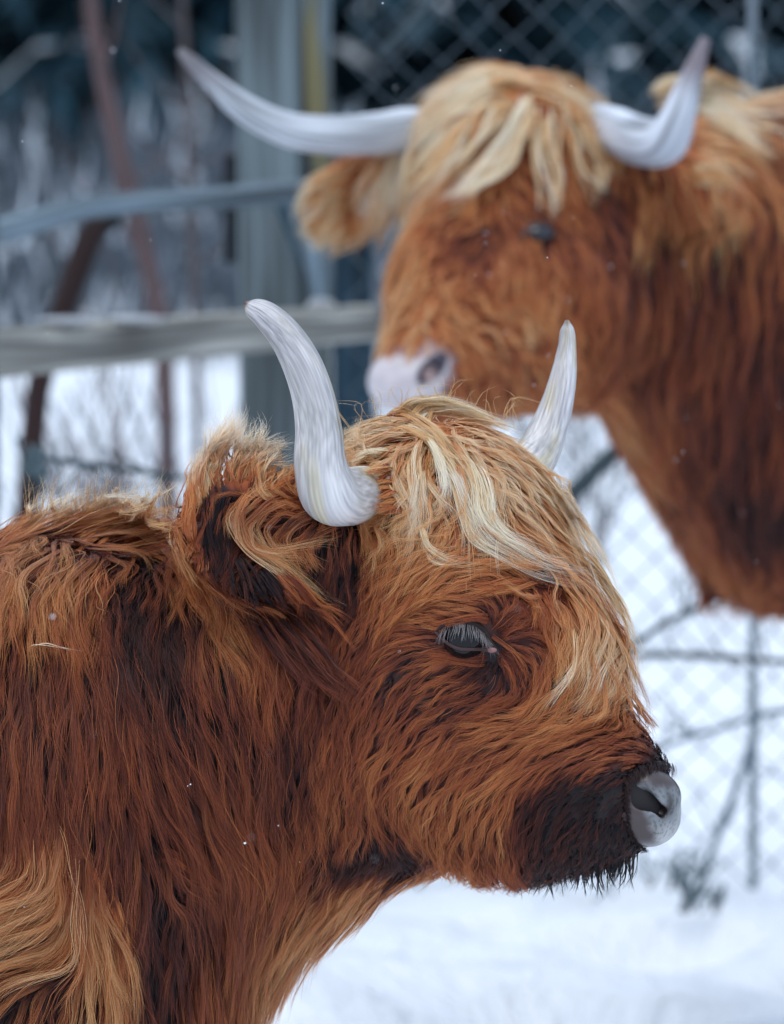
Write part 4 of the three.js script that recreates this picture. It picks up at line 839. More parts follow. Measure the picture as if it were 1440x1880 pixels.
  M([[120, 1580], [150, 1680], [110, 1760], [40, 1800]], [[90, 1620], [110, 1690], [80, 1740], [30, 1760]], 12, { tn: 3.4, spread: 9, lift: [20, 20], toneVary: 1.6, hairs: 22, ragged: 0.45, vary: 0.8, tight: 0.5 });
  M([[200, 1620], [225, 1700], [250, 1790], [240, 1880]], [[180, 1600], [200, 1690], [225, 1780], [220, 1880]], 6, { tn: 3.6, spread: 6, lift: [28, 26], toneVary: 1.0, hairs: 14 });
  M([[260, 1560], [330, 1600], [420, 1660]], [[300, 1540], [370, 1580], [450, 1640]], 8, { tn: 2.4, spread: 8, lift: [18, 14], toneVary: 1.0, hairs: 18 });
  // golden edge of throat and chest
  M([[640, 1600], [600, 1660], [560, 1730], [520, 1790]], [[760, 1590], [700, 1640], [640, 1680], [580, 1750]], 36, { tn: 3.9, spread: 11, lift: [8, 14], toneVary: 0.9, tipTone: 1.3, tight: 0.5, wander: 10, raggedTip: 0.4, hairs: 18 });
  M([[520, 1700], [500, 1770], [480, 1830], [465, 1890]], [[580, 1690], [550, 1750], [515, 1820], [490, 1880]], 26, { tn: 3.8, spread: 11, lift: [8, 14], toneVary: 0.9, tipTone: 1.3, tight: 0.5, wander: 9, raggedTip: 0.4, hairs: 18 });
  // crisp single hairs on the neck and the back
  M([[30, 1000], [100, 955], [150, 900]], [[60, 990], [110, 940], [170, 890]], 3, { tn: 6, spread: 3, hairs: 3, lift: [16, 24], width: 1.1 });
  M([[40, 1192], [110, 1196], [165, 1212]], [[40, 1196], [105, 1200], [150, 1212]], 2, { tn: 6.2, spread: 2, hairs: 3, lift: [40, 34], width: 1.2 });
  for (let q = 0; q < 130; q++) { const x = 50 + 290 * R(), y = 945 + 15 * R(); lock(mane, field, [[x, y], [x + (R() - 0.4) * 30, y - 35], [x + (R() - 0.3) * 80, y - 50 - 50 * R()]], R, { ...L, tn: 5, hairs: 2, spread: 5, lift: [8, 10], width: 0.85 }); }
  part('mane', mane.geometry(), coatMaterial, calf);

  // whiskers and the wet beard under the muzzle
  const beard = new Hair();
  for (let q = 0; q < 120; q++) {
    const x = 950 + 225 * R(), y = 1580 + 18 * R() - (x > 1100 ? (x - 1100) * 0.22 : 0), len = 22 + 40 * R(), k = (R() - 0.6) * 40;
    lock(beard, field, [[x, y - 14], [x + k * 0.3, y + len * 0.45], [x + k, y + len * 0.9]], R, { ...L, tn: 0.1 + (x < 985 ? 0.9 : 0), hairs: 7, spread: 6, tight: 0.95, lift: [4, 6], width: 1.2, vary: 0.15, tipTone: 0.1 });
  }
  for (let q = 0; q < 40; q++) { const x = 985 + 170 * R(), y = 1460 + 90 * R(); lock(beard, field, [[x, y], [x - 25, y + 22], [x - 38 - 20 * R(), y + 50]], R, { ...L, tn: 0.9, hairs: 1, spread: 3, lift: [4, 12], width: 0.8 }); }
  // soot-black hair lapping over the rim of the nose
  const rim = [[1236, 1412], [1205, 1404], [1172, 1410], [1150, 1430], [1146, 1470], [1150, 1508], [1158, 1532], [1170, 1550], [1184, 1560]];
  for (let q = 0; q < 260; q++) {
    const k = R() * 7.99, i = k | 0, u = k - i, x = mix(rim[i][0], rim[i + 1][0], u), y = mix(rim[i][1], rim[i + 1][1], u), cx = (1195 - x) * 0.14, cy = (1490 - y) * 0.14, l = 0.5 + 0.9 * R();
    lock(beard, field, [[x - cx * 0.8, y - cy * 0.8], [x + cx * 0.4 * l, y + cy * 0.3 * l], [x + cx * 1.2 * l + (R() - 0.5) * 12, y + cy * 1.2 * l + 6]], R, { ...L, tn: 0.4, hairs: 4, spread: 6, tight: 0.6, lift: [6, 12], width: 1.1, vary: 0.4, tipTone: 0.4 });
  }
  part('beard', beard.geometry(), coatMaterial, calf);

  // ---------------- horns
  const hornTex = texture(256, 512, (u, v, o) => {
    const long = tileNoise(u, v, 26, 4, 0.12), fine = tileNoise(u, v, 60, 9, 0.3), blot = tileNoise(u, v, 5, 2, 0.6);
    const streak = sstep(0.08, 0.55, long) * sstep(-0.35, 0.3, blot), k = 0.84 + 0.26 * blot - 0.34 * streak * (0.5 + 0.5 * sstep(-0.2, 0.4, tileNoise(u, v, 4, 33, 1.4))) + 0.14 * fine, warm = sstep(0.0, 0.5, tileNoise(u, v, 7, 21, 0.7));
    o[0] = 0.92 * k; o[1] = (0.90 - 0.03 * warm) * k; o[2] = (0.88 - 0.12 * warm + 0.05 * streak) * k;
  }, true, 1, 5);
  const hornBump = texture(256, 512, (u, v, o) => { o[0] = o[1] = o[2] = 0.5 + 0.3 * tileNoise(u, v, 34, 6, 0.1) + 0.25 * tileNoise(u, v, 9, 1, 0.8) + 0.1 * tileNoise(u, v, 70, 3, 0.5); }, false, 1, 5);
  const hornMat = std({ map: hornTex, bumpMap: hornBump, bumpScale: 0.003, roughness: 0.42, vertexColors: true });
  hornMat.name = 'horn';
  function horn(pts, rads, colour, seed, segs = 70) {
    const c = spline(pts, segs), rr = splineValues(rads, segs).map((v) => Math.max(v, 0.0008));
    const g = tube(c, rr, 36, (s, a) => 1 + 0.03 * noise(Math.cos(a) * 1.4 + seed, Math.sin(a) * 1.4, s * 9) + 0.012 * noise(Math.cos(a) * 4 + seed, Math.sin(a) * 4, s * 20));
    const n = g.attributes.position.count, col = new Float32Array(n * 3), out = [0, 0, 0];
    for (let i = 0; i < n; i++) { const ring = Math.min(segs, Math.floor(i / 37)); colour(ring / segs, i, out, g.attributes.position.getX(i)); col.set(out, i * 3); }
    g.setAttribute('color', new THREE.BufferAttribute(col, 3));
    return g;
  }
  const near = [P(704, 896, 0.0), P(668, 907, 0.05), P(636, 912, 0.1), P(604, 902, 0.137), P(588, 850, 0.15), P(585, 790, 0.153), P(574, 725, 0.152), P(551, 660, 0.148), P(518, 608, 0.143), P(486, 577, 0.14), P(462, 564, 0.138), P(450, 556, 0.137)];
  part('horn', horn(near, [44, 51, 54, 54, 47, 42, 38, 35, 30, 25, 17, 5].map(r), (s, i, o) => {
    const t = sstep(0.93, 0.985, s), b = sstep(0.3, 0.05, s); const g = sstep(0.35, 0.75, s) * 0.14; o[0] = mix(0.98 - g, 0.30, t) - 0.02 * b; o[1] = mix(0.98 - g, 0.18, t) - 0.05 * b; o[2] = mix(1.0 - g * 0.8, 0.14, t) - 0.13 * b;
  }, 2), hornMat, calf);
  const far = [P(890, 915, -0.06), P(940, 885, -0.1), P(985, 835, -0.135), P(1014, 770, -0.15), P(1033, 700, -0.155), P(1041, 640, -0.155), P(1042, 605, -0.154), P(1041, 588, -0.153)];
  part('horn', horn(far, [46, 47, 42, 34, 26, 18, 13, 4].map(r), (s, i, o) => { const t = sstep(0.9, 0.98, s); o[0] = mix(0.98, 0.72, t); o[1] = mix(0.98, 0.66, t); o[2] = mix(1.0, 0.6, t); }, 5), hornMat, calf);

  // ---------------- eye: ball, lids, white lashes
  const eyeAt = field.surfaceAt(853, 1168);
  const ec = P(854, 1170, 0).lerp(camera.position, 0); ec.copy(eyeAt).addScaledVector(camera.position.clone().sub(eyeAt).normalize(), -0.008);
  const ballGeo = new THREE.SphereGeometry(0.0195, 40, 28); ballGeo.translate(ec.x, ec.y, ec.z);
  const eye = part('eye', ballGeo, new THREE.MeshPhysicalMaterial({ color: rgb(0.008, 0.007, 0.008), roughness: 0.05, specularIntensity: 0.55 }), calf);
  const onBall = (x, y, out) => { const q = camera.position.clone(), d = at(x, y, 0).sub(q).normalize(), oc = q.clone().sub(ec), b = oc.dot(d), R2 = 0.0195 + out, disc = b * b - (oc.lengthSq() - R2 * R2); return q.addScaledVector(d, -b - Math.sqrt(Math.max(0, disc))); };
  const lidMat = std({ color: rgb(0.022, 0.013, 0.012), roughness: 0.95 }), rimMat = std({ color: rgb(0.06, 0.030, 0.028), roughness: 0.8 });
  const upper = [[800, 1160], [815, 1147], [845, 1140], [872, 1146], [890, 1160], [903, 1182], [916, 1196]], lower = [[800, 1160], [814, 1176], [840, 1190], [866, 1192], [888, 1192], [905, 1196], [916, 1197]];
  const lid = (pts, out) => spline(pts.map(([x, y]) => onBall(clamp(x, 818, 890), y, out).lerp(at(x, y, eyeAt.z + 0.003), clamp(Math.abs(x - 854) / 50, 0, 1) ** 2)), 26);
  part('eyelid', tube(lid(upper, 0.0012), splineValues([2, 4, 5, 5, 4.6, 4, 2].map(r), 26), 10), lidMat, calf);
  part('eyelid', tube(lid(lower, 0.0008), splineValues([2, 3, 3.2, 3.2, 3.6, 4.5, 2].map(r), 26), 10), rimMat, calf);
  part('eyelid', tube(lid(upper.map(([x, y]) => [x + 1, y + 6]).slice(3), 0.0012), splineValues([1.5, 2.4, 3.2, 2].map(r), 26), 10), rimMat, calf);
  const duct = new THREE.SphereGeometry(r(7), 14, 10); duct.scale(1.25, 0.8, 0.8); const dp = onBall(890, 1188, 0.001).lerp(at(908, 1195, eyeAt.z + 0.004), 0.8); duct.translate(dp.x, dp.y, dp.z);
  part('tear_duct', duct, std({ color: rgb(0.30, 0.13, 0.12), roughness: 0.35 }), calf);
  const lash = new Hair();
  for (let q = 0; q < 110; q++) {
    const t = 0.1 + 0.74 * R(), k = t * 6, i = Math.min(5, k | 0), u = k - i, x = mix(upper[i][0], upper[i + 1][0], u), y = mix(upper[i][1], upper[i + 1][1], u) + 3, dx = (x - 850) * 0.12 + (R() - 0.5) * 10, len = 17 + 19 * R();
    [onBall(x, y, 0.002), onBall(x + dx * 0.4, y + len * 0.35, 0.007), onBall(x + dx, y + len * 0.75, 0.010), onBall(x + dx * 1.4, y + len, 0.010)].forEach((p, n) => { gp.set([p.x, p.y, p.z], n * 3); const o = p.sub(ec).normalize(); gn.set([o.x, o.y, o.z], n * 3); });
    lash.strand(gp, gn, 4, 0.8 * U, (R() - 0.5), [0.16, 0.13, 0.13], [0.42, 0.39, 0.39]);
  }
  part('eyelashes', lash.geometry(), coatMaterial, calf);

  // ---------------- nose: bare wet pad with a nostril on either side
  const nz0 = field.surfaceAt(1185, 1472).z;
  const N = (x, y, z) => P(x, y, nz0 + z);
  const noseField = new Field(
    [ellipsoid(N(1186, 1474, -0.044), V(1, 0, 0.2), V(0, 1, 0), [r(60), r(62), 0.053], 0.02), ellipsoid(N(1202, 1520, -0.042), V(1, 0.3, 0.2), V(0, 1, 0), [r(34), r(26), 0.045], 0.02), ball(N(1190, 1440, -0.014), r(28), 0.02), ball(N(1164, 1486, -0.008), r(20), 0.02), ball(N(1222, 1462, -0.02), r(20), 0.02)],
    [capsule(N(1172, 1436, 0.010), r(6), N(1180, 1466, 0.004), r(14), 0.006), capsule(N(1180, 1468, 0.004), r(16), N(1212, 1490, -0.006), r(10), 0.006), capsule(N(1186, 1472, -0.004), r(15), N(1172, 1466, -0.045), r(15), 0.006), capsule(N(1198, 1480, -0.008), r(10), N(1184, 1474, -0.05), r(12), 0.006)],
    N(1085, 1600, -0.13), N(1290, 1375, 0.05), 0.0022);
  const nose = noseField.mesh((x, y, z, n, o) => {
    pixelOf(x, y, z, px);
    const X = px[0], Y = px[1], wob = 9 * noise(x * 90, y * 90, z * 90);
    const d = Math.hypot((X - 1192) / 1.25, Y - 1474), hole = sstep(40, 30, d) * sstep(0.001, -0.005, z - nz0), speck = noise(x * 420, y * 420, z * 420), blot = noise(x * 60, y * 60, z * 60);
    const k = 0.85 + 0.3 * blot + (speck > 0.2 ? -0.4 : 0);
    o[0] = 0.23 * k; o[1] = 0.24 * k; o[2] = 0.25 * k;
    if (Y > 1500) { const t = sstep(1502, 1528, Y + wob); o[0] = mix(o[0], 0.40 * k, t); o[1] = mix(o[1], 0.385 * k, t); o[2] = mix(o[2], 0.38 * k, t); }
    const rim = Math.max(sstep(1194, 1170, X - (Y - 1480) * 0.4 + wob), sstep(1456, 1432, Y + wob), sstep(1545, 1556, Y + wob)); o[0] = mix(o[0], 0.055, rim); o[1] = mix(o[1], 0.036, rim); o[2] = mix(o[2], 0.034, rim);
    o[0] = mix(o[0], 0.016, hole); o[1] = mix(o[1], 0.006, hole); o[2] = mix(o[2], 0.006, hole);
  });
  const noseBump = texture(256, 256, (u, v, o) => { o[0] = o[1] = o[2] = 0.5 + 0.5 * tileNoise(u, v, 30, 3); });
  part('nose', nose, new THREE.MeshPhysicalMaterial({ vertexColors: true, roughness: 0.4, clearcoat: 0.3, clearcoatRoughness: 0.22 }), calf);
  console.log('calf strands', coat.strands, fore.strands, ear.strands, mane.strands, beard.strands, 'tris', (coat.ni + fore.ni + ear.ni + mane.ni + beard.ni) / 3);
}
// ------------------------------------------------------------------ the bigger cow behind, its face turned to the left
{
  const Z = -3, U = 0.000752;
  const P = (x, y, z = 0) => at(x, y, Z + z);
  const r = (px) => px * U;
  const prims = [
    ball(P(930, 290, 0.0), r(160), 0.06),
    capsule(P(930, 330, 0.03), r(145), P(850, 540, 0.16), r(112), 0.06),
    capsule(P(850, 540, 0.16), r(112), P(792, 680, 0.24), r(80), 0.06),
    capsule(P(820, 690, 0.22), r(78), P(785, 690, 0.26), r(72), 0.05),
    ball(P(1010, 545, 0.06), r(165), 0.06),
    capsule(P(1000, 600, 0.08), r(150), P(850, 690, 0.2), r(72), 0.06),
    capsule(P(1070, 470, -0.1), r(205), P(1600, 565, -0.4), r(452), 0.1),
    capsule(P(1235, 650, -0.1), r(165), P(1435, 915, -0.2), r(195), 0.06),
    capsule(P(1780, 600, -0.5), r(460), P(3500, 640, -0.9), r(540), 0.1),
    capsule(P(1750, 900, -0.25), r(210), P(1700, 1250, -0.25), r(110), 0.1), capsule(P(1700, 1250, -0.25), r(105), P(1700, 1860, -0.25), r(75), 0.04), ball(P(1685, 1875, -0.23), r(95), 0.03),
    capsule(P(1780, 900, -0.65), r(210), P(1760, 1250, -0.68), r(110), 0.1), capsule(P(1760, 1250, -0.68), r(105), P(1760, 1750, -0.68), r(75), 0.04), ball(P(1745, 1765, -0.66), r(95), 0.03),
    capsule(P(3500, 800, -0.7), r(400), P(3560, 1300, -0.68), r(130), 0.1), capsule(P(3560, 1300, -0.68), r(110), P(3520, 1780, -0.68), r(80), 0.04), ball(P(3500, 1790, -0.66), r(95), 0.03),
    capsule(P(3500, 800, -1.1), r(400), P(3560, 1250, -1.12), r(130), 0.1), capsule(P(3560, 1250, -1.12), r(110), P(3520, 1660, -1.12), r(80), 0.04), ball(P(3500, 1670, -1.1), r(95), 0.03),
    ellipsoid(P(655, 360, 0.0), V(-0.85, -0.45, 0.1), V(-0.3, 0.9, 0.1), [r(100), r(66), 0.03], 0.04),
    ellipsoid(P(1255, 345, 0.03), V(0.8, -0.35, 0.35), V(0.3, 0.9, 0.1), [r(110), r(62), 0.03], 0.04),
  ];
  const carves = [ellipsoid(P(640, 365, 0.035), V(-0.85, -0.45, 0.1), V(-0.3, 0.9, 0.1), [r(70), r(40), 0.025], 0.015)];
  const field = new Field(prims, carves, V(-0.2, 0.0, Z - 1.6), V(2.75, 1.55, Z + 0.45), 0.016);
  const cow = thing('highland_cow', 'larger out of focus orange cow behind, with wide curved horns and blond fringe', 'cow', V(1.2, 0, Z - 0.5));
  const comb = new Comb([
    // poll and fringe
    [930, 140, 200, 80, 5.1, .3, .6, .1], [850, 170, 165, 110, 5.2, .3, .6, .1], [760, 230, 130, 130, 5.3, .3, .4, .2], [700, 320, 112, 140, 5.0, .3, .4, .2], [670, 400, 104, 100, 5.0, .3, .4, .2], [1000, 150, 350, 90, 4.9, .3, .6, .1], [1080, 180, 15, 90, 4.9, .3, .5, .1],
    [900, 250, 125, 90, 2.8, .25, .6, 0], [980, 240, 80, 90, 2.8, .25, .6, 0], [1060, 260, 70, 80, 2.8, .25, .5, 0], [1100, 330, 95, 80, 1.6, .15, .4, 0], [1120, 420, 98, 90, 1.5, .15, .4, 0], [1090, 250, 60, 60, 3.6, .2, .4, 0],
    // face
    [800, 330, 115, 80, 4.0, .2, .5, 0], [760, 430, 108, 80, 3.9, .2, .5, 0], [730, 520, 105, 70, 4.0, .2, .4, .1], [730, 600, 100, 60, 3.9, .15, .4, .1], [860, 400, 110, 70, 3.0, .2, .5, 0], [900, 330, 100, 70, 2.9, .2, .5, 0], [930, 420, 80, 60, 2.4, .12, .3, 0], [985, 380, 30, 50, 2.5, .12, .3, 0], [1040, 420, 60, 60, 2.0, .12, .3, 0], [870, 430, 140, 60, 2.0, .12, .3, 0],
    [830, 500, 120, 70, 3.4, .2, .9, 0], [850, 580, 30, 80, 3.5, .25, 1.2, 0], [790, 580, 100, 70, 3.8, .2, .7, 0], [920, 500, 100, 70, 3.1, .2, .7, 0], [940, 590, 20, 80, 3.4, .25, 1.2, 0], [1000, 480, 90, 80, 2.7, .2, .6, 0], [1040, 560, 85, 80, 3.0, .2, .8, 0], [1000, 660, 60, 80, 3.2, .25, 1, 0], [900, 660, 60, 70, 3.1, .25, .9, 0], [860, 720, 80, 60, 2.9, .2, .6, .1], [950, 740, 80, 60, 3.0, .2, .6, .2], [1030, 730, 80, 60, 3.2, .2, .6, .2], [800, 620, 80, 50, 3.5, .15, .5, 0], [850, 670, 70, 50, 3.0, .15, .5, 0],
    // neck and chest
    [1160, 480, 97, 120, 1.8, .2, .4, 0], [1150, 600, 95, 120, 2.0, .2, .4, 0], [1220, 450, 95, 130, 1.9, .2, .4, 0], [1290, 480, 92, 140, 1.5, .2, .4, 0], [1370, 420, 92, 150, 1.5, .2, .4, 0], [1380, 600, 92, 150, 1.1, .2, .4, 0], [1290, 640, 95, 150, 1.6, .2, .4, 0], [1200, 720, 92, 140, 1.9, .2, .4, 0], [1110, 740, 70, 100, 3.1, .2, .5, .1], [1150, 840, 75, 110, 3.1, .22, .5, .1], [1240, 850, 88, 130, 1.8, .2, .4, 0], [1340, 820, 92, 140, .9, .2, .4, 0], [1380, 900, 92, 140, .7, .15, .4, 0], [1210, 950, 78, 110, 2.7, .25, .4, .3], [1290, 1030, 88, 110, 2.8, .25, .4, .4], [1370, 1060, 92, 110, 2.3, .25, .4, .3], [1330, 720, 92, 140, 1.3, .2, .4, 0],
    [1370, 160, 20, 100, 5.2, .3, .5, .2], [1330, 200, 40, 110, 5.2, .3, .5, .2], [1400, 260, 70, 130, 2.4, .3, .5, .1], [1320, 330, 80, 120, 3.4, .3, .5, .1], [1600, 160, 20, 120, 3.4, .3, .4, .2], [1600, 500, 92, 150, 1.8, .2, .4, 0],
    // ears
    [600, 330, 160, 70, 5.4, .3, .5, .5], [620, 420, 120, 70, 5.2, .3, .5, .5], [660, 320, 120, 60, 3.4, .25, .5, .2], [650, 370, 110, 60, 3.0, .2, .5, .1], [1290, 300, 40, 90, 4.6, .3, .4, .3], [1320, 350, 75, 90, 4.0, .3, .4, .3], [1240, 340, 85, 90, 2.8, .25, .4, .1],
  ]);
  const bare = [[680, 640], [745, 618], [815, 620], [838, 660], [835, 700], [815, 745], [750, 775], [680, 770]];
  const mask = (x, y, f) => (inside(bare, x, y) || Math.hypot(x - 987, (y - 428) * 1.3) < 24 ? 0 : 1);
  const c = {}, px = [0, 0];
  const skin = field.mesh((x, y, z, n, out) => { pixelOf(x, y, z, px); comb.at(px[0], px[1], c); tone(Math.max(0.2, c.tn - 1.4), out, 0.8); if (inside(bare, px[0], px[1])) { out[0] = 0.42; out[1] = 0.29; out[2] = 0.27; } });
  part('body', skin, skinMaterial, cow);
  const R = rng(29), ONE = { unit: U, seed: 8.4 };
  const coat = new Hair();
  grow(coat, field, skin, comb, R, { ...ONE, density: 0.0022, hairs: 3, spread: 13, width: 4.2, tight: 0.3, tone: -0.5, length: 0.8, lift: 0.5, step: 28, most: 4, mask, far: 0.04, rootTone: -0.7 });
  grow(coat, field, skin, comb, R, { ...ONE, density: 0.0009, hairs: 7, spread: 9, width: 2.5, tight: 0.88, tone: 0.1, length: 1.2, lift: 1.2, step: 20, most: 7, mask, shown: true, toneVary: 1.0, fray: 0.8, rootTone: -0.9, tipTone: 0.9, vary: 0.5 });
  part('coat', coat.geometry(), coatMaterial, cow);
  const fore = new Hair(), L = { unit: U, width: 1.5, hairs: 13, step: 16, vary: 0.7 };
  const S = (A, B, n, o) => sheaf(fore, field, A, B, n, R, { ...L, ...o });
  S([[930, 150], [830, 190], [740, 280], [680, 370], [650, 440]], [[960, 190], [880, 250], [790, 330], [720, 420], [700, 480]], 64, { tn: 5.8, spread: 7, lift: [14, 20], toneVary: 1.0, wander: 14 });
  S([[960, 160], [945, 230], [900, 300], [840, 360], [790, 415]], [[985, 170], [975, 240], [930, 310], [870, 360], [800, 405]], 16, { tn: 6.0, spread: 6, lift: [34, 44], toneVary: 1.5, raggedTip: 0.2, wander: 24 });
  S([[975, 170], [968, 260], [985, 340], [1000, 420]], [[1025, 180], [1010, 260], [1015, 340], [1012, 430]], 8, { tn: 5.7, spread: 5, lift: [34, 44], toneVary: 1.4, raggedTip: 0.1, wander: 16 });
  S([[1020, 180], [1040, 260], [1065, 320], [1080, 390]], [[1050, 190], [1075, 260], [1090, 320], [1092, 385]], 8, { tn: 5.2, spread: 5, lift: [30, 38], toneVary: 1.4, raggedTip: 0.15, wander: 18 });
  S([[880, 240], [860, 330], [855, 400], [885, 430]], [[910, 240], [880, 330], [870, 400], [895, 425]], 5, { tn: 3.5, spread: 8, lift: [18, 16] });
  S([[860, 140], [930, 122], [1010, 140]], [[880, 180], [940, 160], [1010, 185]], 14, { tn: 5.3, spread: 10, lift: [20, 24], toneVary: 1.2 });
  S([[900, 170], [860, 240], [800, 320], [740, 410]], [[1000, 180], [960, 260], [900, 340], [860, 400]], 20, { tn: 5.3, spread: 6, lift: [30, 36], toneVary: 1.8, wander: 26, raggedTip: 0.35 });
  S([[1000, 170], [1040, 230], [1050, 290]], [[1090, 210], [1110, 260], [1120, 320]], 12, { tn: 4.8, spread: 7, lift: [24, 26], toneVary: 1.4, wander: 16 });
  S([[940, 135], [880, 140], [810, 170], [750, 210]], [[950, 160], [900, 170], [840, 200], [780, 250]], 34, { tn: 5.8, spread: 8, lift: [14, 18], toneVary: 1.0 });
  S([[970, 140], [1050, 150], [1110, 190], [1150, 240]], [[950, 160], [1020, 180], [1080, 215], [1120, 250]], 16, { tn: 5.0, spread: 11, lift: [14, 14], toneVary: 1.0 });
  S([[1190, 160], [1250, 150], [1320, 160], [1390, 190]], [[1200, 200], [1270, 210], [1330, 240], [1390, 290]], 46, { tn: 6.3, spread: 11, lift: [18, 28], toneVary: 1.1, wander: 16 });
  S([[1280, 140], [1340, 160], [1410, 190]], [[1290, 220], [1350, 260], [1440, 340]], 26, { tn: 5.6, spread: 11, lift: [18, 30], toneVary: 1.4, wander: 16 });
  S([[1255, 290], [1310, 270], [1350, 270]], [[1270, 340], [1320, 340], [1340, 380]], 14, { tn: 4.9, spread: 10, lift: [14, 18], toneVary: 1.0 });
  S([[1180, 320], [1170, 400], [1160, 470], [1150, 520]], [[1230, 320], [1210, 400], [1190, 480], [1170, 540]], 8, { tn: 3.9, spread: 9, lift: [18, 18], toneVary: 1.0 });
  S([[640, 300], [600, 320], [570, 345]], [[640, 400], [610, 430], [600, 445]], 22, { tn: 4.9, spread: 11, lift: [8, 10], toneVary: 1.0, tight: 0.5 });
  // shaggy edge of throat and brisket
  S([[1090, 735], [1112, 765], [1122, 800]], [[1222, 920], [1236, 965], [1238, 1005]], 44, { tn: 3.0, spread: 12, lift: [6, 10], toneVary: 1.2, tight: 0.5, wander: 12 });
  S([[1222, 920], [1236, 965], [1240, 1005]], [[1310, 1060], [1305, 1110], [1300, 1150]], 34, { tn: 2.8, spread: 12, lift: [6, 10], toneVary: 1.2, tight: 0.5, wander: 12 });
  S([[1290, 1060], [1300, 1100], [1305, 1140]], [[1470, 1080], [1470, 1115], [1468, 1150]], 44, { tn: 2.5, spread: 12, lift: [6, 10], toneVary: 1.2, tight: 0.5, wander: 14 });
  part('forelock', fore.geometry(), coatMaterial, cow);
  // horns
  const tex = texture(128, 256, (u, v, o) => { const k = 0.84 + 0.3 * tileNoise(u, v, 6, 2, 0.5) - 0.35 * sstep(0.1, 0.6, tileNoise(u, v, 18, 4, 0.15)); o[0] = 0.90 * k; o[1] = 0.92 * k; o[2] = 0.95 * k; }, true, 1, 3);
  const hornMat = std({ map: tex, roughness: 0.5, vertexColors: true });
  hornMat.name = 'horn';
  const horn = (pts, rads, fn) => {
    const g = tube(spline(pts, 50), splineValues(rads, 50).map((v) => Math.max(0.001, v)), 28, (s, a) => 1 + 0.04 * noise(Math.cos(a) * 1.4, Math.sin(a) * 1.4, s * 8));
    const n = g.attributes.position.count, col = new Float32Array(n * 3), o = [0, 0, 0];
    for (let i = 0; i < n; i++) { fn(Math.min(50, Math.floor(i / 29)) / 50, o, i); col.set(o, i * 3); }
    g.setAttribute('color', new THREE.BufferAttribute(col, 3));
    return g;
  };
  part('horn', horn([P(830, 255, 0), P(760, 238, 0.02), P(690, 245, 0.05), P(610, 248, 0.08), P(530, 238, 0.1), P(450, 200, 0.12), P(390, 150, 0.13), P(350, 112, 0.135), P(328, 92, 0.135)], [40, 40, 38, 35, 31, 26, 18, 13, 7].map(r), (s, o) => { const t = sstep(0.64, 0.86, s); o[0] = mix(0.92, 0.34, t); o[1] = mix(0.92, 0.30, t); o[2] = mix(0.92, 0.30, t); }), hornMat, cow);
  part('horn', horn([P(1070, 225, -0.02), P(1130, 240, 0.05), P(1180, 260, 0.12), P(1222, 258, 0.16), P(1245, 215, 0.18), P(1262, 165, 0.18), P(1280, 115, 0.18), P(1296, 70, 0.18)], [40, 42, 44, 42, 32, 24, 17, 9].map(r), (s, o) => { const t = sstep(0.62, 0.85, s); o[0] = mix(0.98, 0.4, t); o[1] = mix(0.98, 0.32, t); o[2] = mix(1, 0.33, t); }), hornMat, cow);
  // eye and nose
  const e = field.surfaceAt(987, 428), toEye = camera.position.clone().sub(e).normalize();
  const eb = new THREE.SphereGeometry(0.021, 28, 20); eb.scale(1.15, 0.72, 1); eb.translate(e.x, e.y, e.z);
  part('eye', eb, new THREE.MeshPhysicalMaterial({ color: rgb(0.01, 0.01, 0.015), roughness: 0.3, clearcoat: 0.3 }), cow);
  const lidPts = [[955, 440], [970, 420], [990, 412], [1010, 420], [1022, 436]].map(([x, y]) => { const p = field.surfaceAt(x, y); return p.addScaledVector(toEye, 0.011); });
  part('eyelid', tube(spline(lidPts, 20), splineValues([2, 6, 7, 6, 2].map(r), 20), 8), std({ color: rgb(0.09, 0.045, 0.035), roughness: 0.7 }), cow);
  const nz = field.surfaceAt(762, 698).z - Z;
  const N = (x, y, z) => P(x, y, nz + z);
  const turned = (x) => (x - 760) * U * 0.6;
  const noseField = new Field([ellipsoid(N(758, 700, -0.05), V(1, 0, 0.6), V(0, 1, 0), [r(82), r(62), 0.058], 0.02), ball(N(806, 668, turned(806) - 0.012), r(22), 0.02), ball(N(772, 690, turned(772) - 0.016), r(24), 0.02)],
    [capsule(N(808, 656, turned(808) + 0.004), r(9), N(784, 694, turned(784) + 0.004), r(16), 0.008), capsule(N(786, 686, turned(786)), r(12), N(800, 676, turned(800) - 0.03), r(12), 0.008)], N(640, 785, -0.17), N(870, 605, 0.09), 0.004);
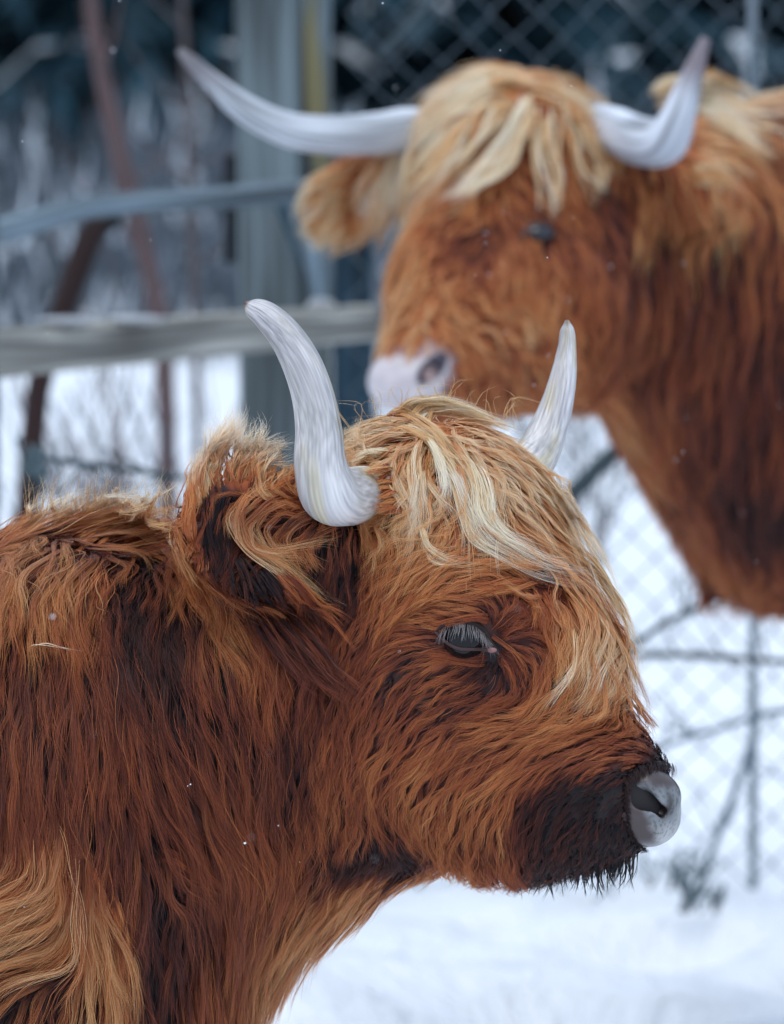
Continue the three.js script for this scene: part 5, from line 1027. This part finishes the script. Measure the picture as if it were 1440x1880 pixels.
  const nose = noseField.mesh((x, y, z, n, o) => {
    pixelOf(x, y, z, px);
    const hole = sstep(27, 19, Math.hypot((px[0] - 795) + (px[1] - 675) * 0.6, (px[1] - 675) * 0.7)), k = 0.9 + 0.2 * noise(x * 50, y * 50, z * 50);
    o[0] = mix(0.62 * k, 0.02, hole); o[1] = mix(0.55 * k, 0.008, hole); o[2] = mix(0.56 * k, 0.025, hole);
  });
  part('nose', nose, new THREE.MeshPhysicalMaterial({ vertexColors: true, roughness: 0.4, clearcoat: 0.4, clearcoatRoughness: 0.3 }), cow);
  console.log('cow strands', coat.strands, fore.strands, 'tris', (coat.ni + fore.ni) / 3);
}
// ------------------------------------------------------------------ snowflakes in the air
{
  const R = rng(41), list = [];
  for (const [px, py, z, s] of [[350, 1440, 0.24, 2.2], [345, 1443, 0.25, 1.5], [208, 92, -2.0, 3.5], [726, 160, -2.0, 2.2], [892, 428, -2.2, 2.4], [1122, 489, -2.3, 2.4], [1042, 550, -2.3, 2.0], [1255, 484, -2.3, 2.0], [980, 707, -1.0, 2.0], [1240, 845, -2.0, 2.2], [97, 1132, 1.0, 4.5], [450, 1548, 0.3, 3.5], [702, 392, -2.0, 2.0]]) list.push([at(px, py, z), s * MM * (5 - z) * 0.75]);
  for (let q = 0; q < 120; q++) { const z = -4.5 + 6 * R(); list.push([at(-60 + 1560 * R(), -60 + 1980 * R(), z), (1.1 + 1.1 * R()) * MM * (5 - z) * 0.75]); }
  const g = [];
  for (const [p, s] of list) { const f = new THREE.IcosahedronGeometry(s, 0); f.rotateX(R() * 3); f.rotateY(R() * 3); f.scale(1, 0.8, 0.7); f.translate(p.x, p.y, p.z); g.push(f); }
  const m = new THREE.Mesh(mergeGeometries(g), std({ color: rgb(0.9, 0.92, 0.95), roughness: 0.8 }));
  m.name = 'snowflakes'; m.castShadow = m.receiveShadow = true;
  m.userData = { kind: 'stuff', label: 'sparse white snowflakes drifting in the air', category: 'snowflakes' };
  scene.add(m);
}
renderer.render(scene, camera);
